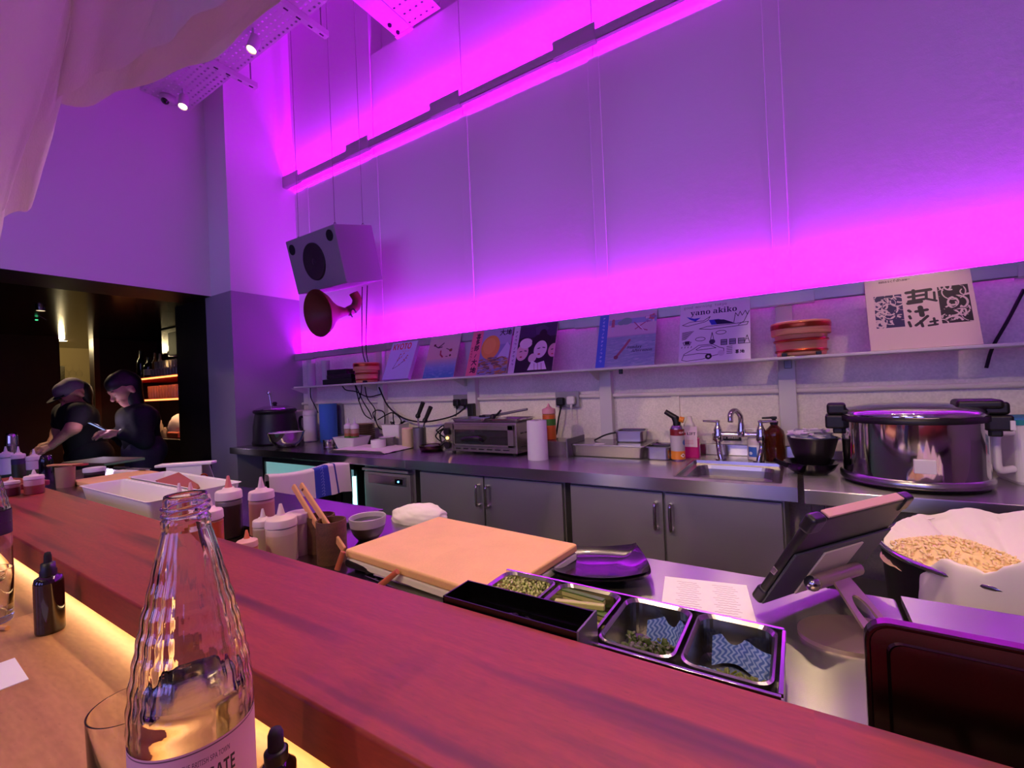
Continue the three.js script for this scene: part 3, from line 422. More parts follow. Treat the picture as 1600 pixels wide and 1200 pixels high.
// wooden tubs with copper bands
function tub(label, px, py, w, hpx) {
  const a = onZ(px, py, 0.125), r = w * depthOf(a) / F / 2 * 0.86, h = hpx * depthOf(a) / F, t = thing('wooden_tub', label, 'tub', V(a.x, SHELF, 0.135));
  mesh('staves', lathe([[0, 0.01], [r * 0.78, 0.01], [r * 0.8, 0.0], [r * 0.83, 0.01], [r * 0.88, h * 0.66], [r * 0.8, h * 0.66], [0, h * 0.66]], 36), M.cypress, t);
  mesh('lid', lathe([[0, h * 0.62], [r * 0.97, h * 0.62], [r, h * 0.64], [r, h * 0.98], [r * 0.96, h], [0, h * 0.99]], 36), M.cypress, t);
  for (const [y, q] of [[0.16, 0.835], [0.46, 0.875]]) mesh('copper_band', at(new THREE.TorusGeometry(r * q, h * 0.045, 8, 40), 0, h * y, 0, Math.PI / 2), M.copper, t);
  mesh('copper_band', lathe([[r * 0.99, h * 0.8], [r * 1.015, h * 0.81], [r * 1.02, h * 0.93], [r * 0.99, h * 0.95]], 40), M.copper, t);
  for (const s of [-1, 1]) mesh('foot', rbox(0.02, h * 0.1, 0.05, 0.003, s * r * 0.55, h * 0.05, r * 0.55), M.black, t);
}
tub('orange wooden tub with copper bands at the shelf end beside the book', 575, 598, 46, 31);
tub('orange wooden tub with copper bands on the shelf above the rice cooker', 1252, 556, 92, 53);
// cup stacks and black boxes
{ const cup = lathe([[0.012, 0], [0.016, 0.003], [0.03, 0.018], [0.036, 0.03], [0.034, 0.03], [0.028, 0.019], [0, 0.006]], 20), cm = S(0xd8d2d6, 0.4); let k = 0;
  for (const [px, n, dz, what] of [[487, 17, 0.14, 'at the end of the shelf'], [510, 18, 0.14, 'beside the black boxes']]) { const a = onZ(px, 600, dz);
    for (let i = 0; i < n; i++) single('stacked_cup', cup, cm, 'small white cup in the stack ' + what + ' on the shelf', 'cup', V(a.x, SHELF + 0.0003 + i * 0.0103, dz), 0, 'cups stacked ' + what); }
  const b = onZ(540, 600, 0.14);
  single('black_box', rbox(0.36, 0.042, 0.15, 0.004), M.black, 'flat black box lying on the shelf, lowest of its stack', 'box', V(b.x - 0.02, SHELF + 0.022, 0.135));
  single('black_box', rbox(0.3, 0.035, 0.14, 0.004), M.black, 'flat black box in the middle of the stack beside the wooden tub', 'box', V(b.x + 0.0, SHELF + 0.0615, 0.135));
  single('black_box', rbox(0.24, 0.04, 0.13, 0.004), M.black, 'black box on top of the stack beside the wooden tub', 'box', V(b.x - 0.04, SHELF + 0.1, 0.13)); }
// hanging loudspeaker with horn
{ const Wd = 0.6, Hh = 0.376, Dd = 0.303, t = thing('loudspeaker', 'grey loudspeaker box hung by wires and tilted down', 'speaker', V(-2.77, 2.175, 0.585)); t.rotation.set(0.233, -0.07, -0.03, 'YXZ');
  mesh('cabinet', rbox(Wd, Hh, Dd, 0.006, 0, 0, -Dd / 2), S(0x8d8790, 0.55), t);
  mesh('woofer', lathe([[0, 0.004], [0.045, 0.0035], [0.11, 0.006], [0.116, 0.01], [0.124, 0.009], [0.126, 0.0]], 40).rotateX(Math.PI / 2), S(0x140f14, 0.6), t);
  mesh('dust_cap', at(new THREE.SphereGeometry(0.045, 20, 10, 0, 7, 0, 0.5), 0, 0, -0.034, Math.PI / 2), S(0x1c151c, 0.5), t);
  for (const [x, y] of [[-0.235, 0.12], [0.235, 0.13]]) mesh('port', at(new THREE.CylinderGeometry(0.036, 0.036, 0.006, 24), x, y, 0.001, Math.PI / 2), S(0x0c080c, 0.8), t);
  for (const [x, z] of [[-0.2, -0.05], [0.26, -0.04], [0.26, -0.26]]) mesh('eyelet', at(new THREE.TorusGeometry(0.01, 0.0025, 6, 14), x, Hh / 2 + 0.008, z), M.steelSoft, t);
  scene.updateMatrixWorld(true);
  [[-0.2, -0.05], [0.26, -0.04], [0.26, -0.26]].forEach(([x, z], i) => { const p = t.localToWorld(V(x, Hh / 2 + 0.012, z)); single('hanging_wire', bar(p, V(p.x, CEIL, p.z), 0.0022, 0.0022, 6), M.steelSoft, 'thin steel wire holding the tilted loudspeaker', 'wire', undefined, 0, 'wires of the loudspeaker'); });
  const h = thing('horn_speaker', 'reddish brown horn hanging under the loudspeaker', 'horn', onZ(506, 489, 0.56)); h.rotation.set(0.16, -0.05, 0, 'YXZ');
  const hm = S(0x6d2c20, 0.45, { side: THREE.DoubleSide });
  mesh('bell', at(lathe([[0.16, 0.05], [0.162, 0.045], [0.135, 0.0], [0.085, -0.05], [0.05, -0.1], [0.03, -0.16], [0.024, -0.2]], 40), 0, 0, 0, Math.PI / 2), hm, h);
  mesh('neck', tube([[0, 0, -0.19], [0.0, 0.03, -0.26], [0.01, 0.08, -0.28], [0.01, 0.13, -0.26]], 0.034, 30, 12), hm, h);
  mesh('driver_clip', at(new THREE.TorusGeometry(0.03, 0.005, 6, 16, 4), 0.05, -0.02, -0.2), M.steelDark, h); }
const cable = (name, label, pts, r = 0.004, m = M.rubber, group) => single(name, tube(pts, r, pts.length * 12, 6), m, label, 'cable', undefined, 0, group);
{ const z = 0.32, dn = (a, b) => [onZ(a[0] + 6, a[1] + 4, 0.22), onZ((a[0] + b[0]) / 2 + 2, (a[1] + b[1]) / 2, 0.19), onZ(b[0], b[1], 0.15), onZ(b[0] + 8, b[1] + 26, 0.13)];
  cable('speaker_cable', 'black cable dropping from the loudspeaker to the wooden tub', dn([560, 444], [567, 552]), 0.004, M.rubber, 'loudspeaker cables'); cable('speaker_cable', 'black cable dropping from the loudspeaker to the wooden tub', dn([568, 442], [573, 556]), 0.004, M.rubber, 'loudspeaker cables'); }

// ---------------------------------------------------------------- back counter, left to right
const group2 = undefined;
{ // soup kettle
  const k = round(432, 696, 76, 58, TOP), t = thing('soup_kettle', 'black round soup kettle with a steel lid in the corner', 'kettle', k.p), r = k.r, h = k.h;
  mesh('kettle_body', lathe([[0, 0], [r * 1.02, 0], [r * 1.04, 0.02], [r * 1.0, 0.04], [r * 0.97, h * 0.5], [r * 0.88, h * 0.82], [r * 0.86, h * 0.86], [r * 0.94, h * 0.88], [r * 0.96, h * 0.93], [r * 0.9, h * 0.97], [0, h * 0.97]], 40), M.black, t);
  mesh('lid', lathe([[r * 0.86, h * 0.96], [r * 0.82, h * 1.0], [r * 0.5, h * 1.06], [0, h * 1.08]], 36), M.chrome, t);
  mesh('lid_knob', lathe([[0, h * 1.07], [0.012, h * 1.07], [0.02, h * 1.13], [0.012, h * 1.17], [0, h * 1.17]], 16), M.black, t);
  single('ladle', [bar(k.p.clone().add(V(0.02, h * 1.0, 0.04)), k.p.clone().add(V(0.01, h * 1.4, 0.05)), 0.006), at(lathe([[0.012, 0], [0.02, 0.01], [0.012, 0.03]], 12), k.p.x + 0.01, k.p.y + h * 1.38, k.p.z + 0.05)], M.chrome, 'steel ladle handle standing up from the black soup kettle', 'ladle'); }
{ const k = round(448, 702, 62, 25, TOP), r = k.r, h = k.h, t = thing('mixing_bowl', 'steel mixing bowl in front of the black soup kettle', 'bowl', k.p);
  mesh('bowl_shell', lathe([[0, 0], [r * 0.5, 0.002], [r * 0.85, h * 0.45], [r, h], [r * 1.03, h], [r * 0.97, h * 0.97], [r * 0.8, h * 0.46], [r * 0.45, 0.008], [0, 0.006]], 40), M.mirror, t);
  mesh('lining_paper', lathe([[r * 0.97, h * 0.96], [r * 0.9, h * 0.9], [r * 0.5, h * 0.84], [0, h * 0.82]], 30), M.paper, t); }
{ const k = roundZ(484, 641, 22, 0.2, TOP), r = k.r, h = k.h, t = thing('jug', 'white tall jug with a black handle beside the blue roll', 'jug', k.p);
  mesh('jug_body', lathe([[0, 0], [r * 0.9, 0], [r, 0.01], [r, h * 0.8], [r * 1.02, h * 0.85], [0, h * 0.85]], 28), M.white, t);
  mesh('lid', lathe([[r * 1.04, h * 0.84], [r * 1.06, h * 0.88], [r * 0.98, h * 1.0], [0, h * 1.0]], 28), M.plastic, t);
  mesh('handle', tube([[-r, h * 0.78, 0.01], [-r - 0.05, h * 0.78, 0.02], [-r - 0.06, h * 0.5, 0.02], [-r * 0.95, h * 0.2, 0.01]], 0.011, 24, 8), M.black, t); }
single('storage_box', rbox(0.28, 0.26, 0.14, 0.01, 0, 0.13, 0), M.plastic, 'pale plastic box behind the black kettle and the white jug', 'box', V(onZ(462, 640, 0.085).x - 0.02, TOP, 0.085));
{ const k = roundZ(512, 631, 28, 0.13, TOP), r = k.r, h = k.h, t = thing('blue_paper_roll', 'upright roll of blue paper in the corner', 'paper roll', k.p);
  mesh('roll', lathe([[r * 0.25, 0], [r, 0], [r, h], [r * 0.25, h], [r * 0.25, 0]], 32), S(0x3f6fc8, 0.9), t); mesh('core', lathe([[r * 0.24, h], [r * 0.2, h], [r * 0.2, h * 0.5]], 20), S(0x8a6b4c, 0.9), t); }
single('wall_holder', rspan(-0.1, 0.1, 0, 0.26, 0, 0.03, 0.006), S(0x8f8a92, 0.5), 'grey holder plate on the wall behind the blue paper roll', 'holder', V(onZ(524, 660, 0.02).x, 0.92, 0.0));
{ const k = round(515, 701, 20, 14, TOP), t = thing('steel_tin', 'low steel tin between the mixing bowl and the white tub', 'tin', k.p); mesh('tin_body', lathe([[0, 0], [k.r, 0], [k.r, k.h * 0.85], [k.r * 1.05, k.h * 0.9], [k.r * 1.05, k.h], [0, k.h]], 24), M.mirror, t); mesh('ring', at(new THREE.TorusGeometry(k.r, 0.003, 6, 24), 0, 0.01, 0, Math.PI / 2), M.chrome, t); }
// squeeze bottle: lathe body, screw cap, nozzle, optional tape and filled part
function squeeze(label, p, r, h, fill, o = {}) {
  const t = thing('squeeze_bottle', label, 'bottle', p, 0, o.group), f = o.level ?? 0.75, body = h * (o.body ?? 0.62), cap = body + h * 0.14;
  mesh('bottle_body', lathe([[0, 0], [r * 0.94, 0], [r, r * 0.12], [r, body * f]], 28), S(fill, 0.35), t);
  mesh('clear_upper', lathe([[r, body * f], [r, body * 0.94], [r * 0.93, body], [0, body]], 28), S(o.upper ?? fill, 0.35), t);
  mesh('cap', lathe([[r * 1.02, body], [r * 1.04, body + h * 0.005], [r * 1.0, cap - h * 0.02], [r * 0.92, cap], [r * 0.5, cap + h * 0.02], [r * 0.42, cap + h * 0.05], [0, cap + h * 0.05]], 28), S(o.cap ?? 0xd9bfc4, 0.45), t);
  mesh('nozzle', lathe([[r * 0.34, cap + h * 0.04], [r * 0.26, cap + h * 0.07], [r * 0.1, h], [0, h]], 16), S(o.tip ?? o.cap ?? 0xdcc6c8, 0.45), t);
  if (o.tape) mesh('tape', lathe([[r * 1.015, body * (o.tapeY ?? 0.4)], [r * 1.015, body * ((o.tapeY ?? 0.4) + 0.25)]], 28), S(o.tape, 0.6), t);
  return t;
}
{ // white tub with two sauce bottles, plate stacks, ramekin, square canister
  const a = onY(527, 700, TOP), t = thing('plastic_tub', 'white square tub holding two sauce bottles', 'tub', V(a.x + 0.09, TOP, a.z - 0.06)), h = metres(a, 17);
  mesh('tub_shell', loft([[0.17, 0.13, 0.012, 0], [0.23, 0.17, 0.016, h], [0.235, 0.175, 0.016, h], [0.225, 0.165, 0.016, h * 0.98], [0.165, 0.125, 0.012, 0.006]], true, true), M.white, t);
  const q = t.position; for (const [dx, f] of [[-0.01, 0xa9703c], [0.06, 0x9a4a34]]) squeeze(dx > 0 ? 'small squeeze bottle of red sauce with green tape in the white tub' : 'small squeeze bottle of brown sauce with green tape in the white tub', V(q.x + dx, TOP + 0.008, q.z + 0.02), 0.029, 0.21, f, { tape: 0x4c8a2c, tapeY: 0.35, cap: 0xd9d0d8, upper: 0xb08a78 });
  const disc = lathe([[0.03, 0], [0.05, 0.002], [0.085, 0.012], [0.083, 0.013], [0.05, 0.004], [0, 0.004]], 28), pm = [S(0xc8b4a0, 0.6), S(0xa88a74, 0.6)], b = onZ(568, 660, 0.16);
  for (let i = 0; i < 18; i++) single('plate', disc, pm[i % 2], 'beige plate in the tall stack behind the white tub', 'plate', V(b.x, TOP + 0.0003 + i * 0.0082, 0.16), 0, 'beige plates behind the white tub');
  const sm = lathe([[0.025, 0], [0.04, 0.002], [0.06, 0.009], [0.058, 0.01], [0.04, 0.004], [0, 0.004]], 24), c = onY(583, 703, TOP); for (let i = 0; i < 11; i++) single('saucer', sm, M.whiteSoft, 'small white saucer in the short stack beside the white tub', 'saucer', V(c.x + 0.02, TOP + 0.0003 + i * 0.0066, 0.3), 0, 'saucers beside the white tub');
  const d = round(597, 703, 24, 16, TOP); d.p.z += 0.03; single('ramekin', lathe([[0, 0], [d.r * 0.95, 0], [d.r, 0.006], [d.r, d.h], [d.r * 0.92, d.h], [d.r * 0.9, 0.01], [0, 0.01]], 28), M.white, 'white ramekin between the saucers and the square canister', 'ramekin', d.p);
  const e = onZ(619, 690, 0.16), s = thing('canister', 'white square canister full of small black tools', 'canister', V(e.x, TOP, 0.16), 0.25), hh = metres(e, 33); mesh('canister_shell', loft([[0.12, 0.12, 0.01, 0], [0.15, 0.15, 0.012, hh], [0.16, 0.16, 0.012, hh], [0.145, 0.145, 0.012, hh * 0.97], [0.11, 0.11, 0.01, 0.01]], true, true), M.white, s);
  for (let i = 0; i < 5; i++) single('small_tool', bar(V(s.position.x + rnd(-0.05, 0.05), TOP + 0.1, s.position.z + rnd(-0.05, 0.05)), V(s.position.x + rnd(-0.06, 0.06), TOP + hh + 0.015, s.position.z + rnd(-0.06, 0.06)), 0.006), M.black, 'small black tool lying in the white square canister', 'tool', undefined, 0, 'tools in the canister'); }
{ // towel covered tray
  const a = onY(538, 704, TOP), b = onY(600, 711, TOP), c = onY(655, 695, TOP); const x0 = b.x - 0.42, x1 = b.x + 0.02;
  const t = thing('covered_tray', 'flat tray covered with a white cloth in front of the plates', 'tray', V((a.x + c.x) / 2 + 0.02, TOP, (a.z + c.z) / 2 + 0.12), 0.1);
  mesh('tray_plate', rbox(0.46, 0.012, 0.26, 0.005, 0, 0.006, 0), M.steelDark, t);
  mesh('cover_cloth', thicken(sheet((u, v) => [(u - 0.5) * 0.5, 0.018 + 0.006 * fbm(u * 7, v * 5, 3, 3) - 0.012 * Math.max(0, Math.abs(u - 0.5) - 0.44) * 16, (0.5 - v) * 0.28], 40, 24), 0.003), M.cloth, t); }
{ // tool pot with knives, jug behind it, frying pan, cable coil
  const k = roundZ(655, 668, 21, 0.26, TOP), t = thing('tool_pot', 'steel pot holding two black handled tools', 'pot', k.p); mesh('pot_shell', lathe([[0, 0], [k.r, 0], [k.r, k.h], [k.r * 0.94, k.h], [k.r * 0.92, 0.01], [0, 0.01]], 28), M.steelDark, t);
  const tool = (label, px, py, qx, qy) => { const a = k.p.clone().add(V(0, 0.03, 0)), e = onZ(px, py, k.p.z), m = onZ(qx, qy, k.p.z), s = thing('kitchen_tool', label, 'tool', V(0, 0, 0)); mesh('shaft', bar(a, m, 0.006), M.chrome, s); mesh('handle', bar(m, e, 0.013, 0.015), M.black, s); mesh('collar', at(new THREE.SphereGeometry(0.018, 12, 8), m.x, m.y, m.z), M.black, s); };
  tool('long black handled tool standing in the steel pot', 661, 629, 653, 650); tool('shorter black handled tool leaning in the steel pot', 673, 636, 664, 657);
  single('cream_jar', lathe([[0, 0], [0.035, 0], [0.04, 0.01], [0.04, 0.13], [0.036, 0.14], [0, 0.14]], 24), S(0xcdb98f, 0.5), 'cream coloured jar beside the steel tool pot', 'jar', V(k.p.x - 0.1, TOP, k.p.z + 0.01));
  const f = round(675, 707, 42, 9, TOP), p = thing('frying_pan', 'dark frying pan with a coppery shine beside the toaster', 'pan', f.p); mesh('pan_shell', lathe([[0, 0], [f.r * 0.85, 0], [f.r, f.h], [f.r * 0.98, f.h * 1.03], [f.r * 0.8, 0.012], [0, 0.01]], 36), S(0x5a4438, 0.18, { metalness: 1 }), p); mesh('pan_base', lathe([[f.r * 0.6, f.h * 0.3], [f.r * 0.55, f.h * 1.0], [0, f.h * 1.05]], 30), M.steelDark, p); mesh('handle', tube([[f.r * 0.9, f.h, 0], [f.r * 1.2, f.h * 1.8, -0.03], [f.r * 1.45, f.h * 2.0, -0.06]], 0.01, 16, 8), M.black, p);
  const c = onZ(692, 678, 0.3); const pts = []; for (let i = 0; i <= 60; i++) { const a = i / 60 * Math.PI * 8; pts.push([c.x + Math.cos(a) * (0.06 + 0.012 * Math.sin(i)), Math.max(TOP + 0.02, c.y - 0.005 + Math.sin(a) * (0.05 + 0.01 * Math.cos(i * 1.7))), 0.27 + 0.03 * Math.sin(i * 0.7)]); }
  cable('cable_coil', 'bundled black flex between the tool pot and the toaster', pts, 0.0045); }
{ // toaster oven
  const a = onY(699, 707, TOP), b = onY(805, 715, TOP), W = b.x - a.x, D = 0.3, x0 = a.x, z1 = (a.z + b.z) / 2, h = metres(b, 53), t = thing('toaster_oven', 'steel toaster oven with a glass door and trays on top', 'oven', V(x0, TOP, z1 - D));
  mesh('oven_case', [rspan(0, W, 0.014, h, 0, D - 0.004, 0.006)], M.oven, t); mesh('control_strip', rspan(0.002, W * 0.13, 0.016, h - 0.003, D - 0.006, D + 0.002, 0.002), M.oven, t);
  const d = mesh('door', [rspan(W * 0.15, W * 0.97, 0.05, 0.062, D - 0.004, D + 0.01, 0.002), rspan(W * 0.15, W * 0.97, h - 0.04, h - 0.012, D - 0.004, D + 0.01, 0.002), rspan(W * 0.15, W * 0.17, 0.05, h - 0.012, D - 0.004, D + 0.01, 0.002), rspan(W * 0.9, W * 0.97, 0.05, h - 0.012, D - 0.004, D + 0.01, 0.002)], M.oven, t);
  mesh('glass', span(W * 0.16, W * 0.92, 0.055, h - 0.03, D - 0.002, D + 0.004), Ph(0x2a2628, 0.08, { clearcoat: 0.6 }), d); mesh('handle', tube([[W * 0.32, 0.09, D + 0.035], [W * 0.4, 0.1, D + 0.04], [W * 0.55, 0.1, D + 0.035], [W * 0.56, 0.085, D + 0.005]], 0.012, 20, 8), M.black, d);
  for (let i = 0; i < 7; i++) mesh('vent_slot', box(W * 0.07, 0.006, 0.004, W * (0.2 + i * 0.11), 0.033, D - 0.003), M.black, t);
  for (let i = 0; i < 5; i++) { mesh('vent_slot', box(0.004, 0.006, 0.03, W - 0.001, h - 0.06, 0.06 + i * 0.045), M.black, t); mesh('vent_slot', box(0.004, 0.006, 0.03, W - 0.001, 0.05, 0.06 + i * 0.045), M.black, t); }
  for (const y of [h * 0.72, h * 0.28]) mesh('dial', at(new THREE.CylinderGeometry(0.022, 0.024, 0.022, 20), W * 0.065, y, D + 0.011, Math.PI / 2), M.black, t);
  mesh('pilot_light', at(new THREE.CylinderGeometry(0.009, 0.009, 0.006, 14), W * 0.05, h * 0.5, D + 0.004, Math.PI / 2), glow(new THREE.Color(1, 0.55, 0.12), 5), t);
  for (const [x, z] of [[0.04, 0.03], [W - 0.04, 0.03], [0.04, D - 0.04], [W - 0.04, D - 0.04]]) mesh('foot', cyl(0.012, 0.014, 0.016, x, 0, z, 12), M.black, t);
  const top = TOP + h; single('baking_tray', panShape(0.26, 0.2, 0.022, 0.02), M.chrome, 'small polished tray on the toaster oven, beside the power socket', 'tray', V(x0 + 0.15, top + 0.0005, z1 - 0.13));
  single('baking_tray', panShape(0.21, 0.2, 0.018, 0.02), M.chrome, 'small polished tray with tongs on the toaster oven, beside the paper roll', 'tray', V(x0 + W - 0.11, top + 0.0005, z1 - 0.14));
  const g = thing('tongs', 'grey tongs lying across the trays on the toaster oven', 'tongs', V(x0 + W - 0.2, top + 0.03, z1 - 0.12)); mesh('arm', [tube([[-0.1, 0, 0], [0, 0.008, 0.01], [0.14, 0.03, 0.0], [0.2, 0.04, -0.01]], 0.007, 20, 6)], M.steelDark, g); mesh('arm', tube([[-0.1, 0.0, -0.03], [0, 0.012, -0.03], [0.14, 0.032, -0.02], [0.2, 0.04, -0.01]], 0.007, 20, 6), M.steelDark, g); mesh('tip', [rbox(0.05, 0.012, 0.022, 0.004, -0.11, 0.0, 0), rbox(0.05, 0.012, 0.022, 0.004, -0.11, 0.002, -0.032)], M.black, g);
  single('spoon_rest', [tube([[0, 0, 0], [0.03, 0.02, 0], [0.06, 0.045, 0]], 0.006, 10, 6), at(new THREE.SphereGeometry(0.018, 12, 8), 0, 0.006, 0)], M.black, 'black utensil lying in the tray on the toaster oven', 'utensil', V(x0 + 0.3, top + 0.022, z1 - 0.1)); }
{ const k = round(841, 720, 33, 62, TOP), r = k.r, h = k.h, t = thing('kitchen_paper_roll', 'white kitchen paper roll standing in front of the toaster', 'paper roll', k.p); mesh('roll', lathe([[r * 0.25, 0], [r, 0], [r * 0.96, h], [r * 0.25, h], [r * 0.25, 0]], 36), M.paper, t); mesh('core', lathe([[r * 0.24, h], [r * 0.2, h], [r * 0.2, h * 0.5]], 20), S(0x9a7b5c, 0.9), t); }
{ const a = onY(905, 708, TOP), t = thing('steel_box', 'tilted steel stand behind the white paper roll', 'stand', V(onZ(868, 700, 0.3).x, TOP, 0.3)); mesh('stand_body', [span(-0.09, 0.075, 0.0, 0.085, -0.14, 0.02)], M.oven, t); mesh('stand_side', rspan(0.078, 0.086, 0, 0.1, -0.2, 0.03, 0.002), M.steelDark, t);
  squeeze('tall squeeze bottle of orange sauce with green tape behind the paper roll', V(onZ(859, 680, 0.24).x, TOP + 0.0855, 0.24), 0.037, 0.2, 0xd06a1c, { tape: 0x3f7f2a, tapeY: 0.55, cap: 0xe0a0a0, level: 0.95, body: 0.72, upper: 0xd88a4a }); }
{ // long covered pan, small pans, spoon
  const a = onY(892, 712, TOP), b = onY(1006, 719, TOP), W = b.x - a.x, cz = (a.z + b.z) / 2 - 0.115, h = metres(b, 22);
  const t = thing('long_pan', 'long covered steel pan in the middle of the back counter', 'pan', V((a.x + b.x) / 2, TOP, cz)); mesh('pan_shell', loft([[W * 0.93, 0.22, 0.02, 0], [W * 0.95, 0.24, 0.02, 0.006], [W * 1.0, 0.262, 0.02, h * 0.88], [W * 1.04, 0.28, 0.024, h * 0.9], [W * 1.04, 0.28, 0.024, h * 0.96]], true, false), M.steelSoft, t); mesh('lid', rbox(W * 1.03, 0.006, 0.275, 0.003, 0, h * 0.96, 0), M.steelSoft, t);
  mesh('lid_label', box(0.05, 0.0015, 0.035, -W * 0.08, h * 0.96 + 0.0038, 0.1), M.paper, t);
  const s = thing('small_pan', 'small steel pan resting on the long covered pan', 'pan', V(onZ(987, 690, cz - 0.04).x, TOP + h * 0.96 + 0.0035, cz - 0.04), 0.1); mesh('pan_shell', panShape(0.16, 0.14, 0.06, 0.02), M.steelSoft, s); mesh('content', rbox(0.12, 0.004, 0.1, 0.002, 0, 0.03, 0), S(0x4a3428, 0.7), s);
  single('spoon', tube([V(s.position.x - 0.2, s.position.y + 0.003, s.position.z + 0.03), V(s.position.x - 0.13, s.position.y + 0.035, s.position.z + 0.03), V(s.position.x - 0.05, s.position.y + 0.05, s.position.z + 0.02), V(s.position.x, s.position.y + 0.045, s.position.z)], 0.005, 24, 6), M.black, 'black spoon handle hanging out of the small steel pan', 'spoon');
  const c = onY(1033, 720, TOP), p = thing('small_pan', 'small steel pan beside the blow torch', 'pan', V(c.x - 0.02, TOP, c.z - 0.06)); mesh('pan_shell', panShape(0.125, 0.12, metres(c, 21), 0.02), M.steelSoft, p); }
{ // blow torch
  const k = round(1060, 721, 23, 53, TOP), r = k.r, h = k.h, t = thing('blow_torch', 'kitchen blow torch on a gas can with a red and orange label', 'torch', k.p);
  const can = art(256, 256, (x, w, hh) => { x.fillStyle = '#b9b4bc'; x.fillRect(0, 0, w, hh); x.fillStyle = '#7d1f24'; x.fillRect(0, 0, w, 52); x.fillStyle = '#e08a2c'; x.fillRect(0, 180, w, 76); x.fillStyle = '#e9d9d9'; x.font = 'bold 22px sans-serif'; for (const a of [10, 130]) x.fillText('GAS', a + 8, 34); dab(x, '#4a66b4', 60, 110, 20, 24); dab(x, '#4a66b4', 190, 110, 20, 24); x.fillStyle = '#4a4450'; x.font = '11px sans-serif'; for (let i = 0; i < 5; i++) { x.fillText('butane fuel', 90, 90 + i * 16); } x.save(); for (const a of [40, 120, 200]) { x.save(); x.translate(a, 216); x.rotate(0.785); x.fillStyle = '#f4efe8'; x.fillRect(-13, -13, 26, 26); x.fillStyle = '#b8402c'; x.fillRect(-6, -6, 12, 12); x.restore(); } x.restore(); });
  mesh('gas_can', lathe([[r, 0.004], [r, h * 0.94]], 32), S(0xffffff, 0.35, { map: can }), t); mesh('can_ends', [lathe([[0, 0], [r * 1.01, 0], [r * 1.01, 0.008], [r, 0.008]], 32), lathe([[r, h * 0.94], [r * 0.98, h * 0.97], [r * 0.8, h * 1.03], [r * 0.7, h * 1.06], [0, h * 1.06]], 32)], M.chrome, t);
  mesh('burner_body', [tube([[0, h * 1.04, 0], [0.0, h * 1.16, 0], [-r * 0.2, h * 1.28, 0]], r * 0.55, 12, 12)], M.black, t); mesh('burner_barrel', bar([r * 0.1, h * 1.24, 0], [-r * 1.55, h * 1.46, 0], r * 0.42, r * 0.36, 14), M.black, t); mesh('knob', at(new THREE.CylinderGeometry(r * 0.42, r * 0.42, r * 0.6, 18), r * 0.75, h * 1.22, r * 0.15, 0, 0, 1.3), S(0xe0861c, 0.4), t); }
{ // pink cleaner
  const a = onZ(1078, 690, 0.12), t = thing('cleaner_bottle', 'flat bottle of bright pink cleaner behind the blow torch', 'bottle', V(a.x, TOP, 0.12)), h = 0.17; const pk = Ph(0xe0208a, 0.25, { transmission: 0.25, thickness: 0.02 });
  mesh('pink_liquid', loft([[0.085, 0.05, 0.012, 0], [0.09, 0.055, 0.014, 0.006], [0.09, 0.055, 0.014, h * 0.55], [0.07, 0.05, 0.014, h * 0.6]], true, true), pk, t); mesh('bottle_shoulder', loft([[0.07, 0.05, 0.014, h * 0.6], [0.05, 0.04, 0.012, h * 0.95], [0.03, 0.03, 0.012, h * 1.1], [0.026, 0.026, 0.012, h * 1.2]], false, true), M.plastic, t);
  mesh('label', new THREE.PlaneGeometry(0.08, 0.1).translate(0, h * 0.62, 0.0285), S(0xffffff, 0.6, { map: art(160, 200, (x, w, hh) => { x.fillStyle = '#ecd4e0'; x.fillRect(0, 0, w, hh); x.fillStyle = '#3a1a34'; x.font = 'bold 40px sans-serif'; x.fillText('LIFT', 66, 84); dab(x, '#d82a5a', 38, 72, 16, 16); x.font = '13px sans-serif'; for (let i = 0; i < 3; i++) x.fillText('cleaner degreaser', 20, 140 + i * 16); }) }), t); }
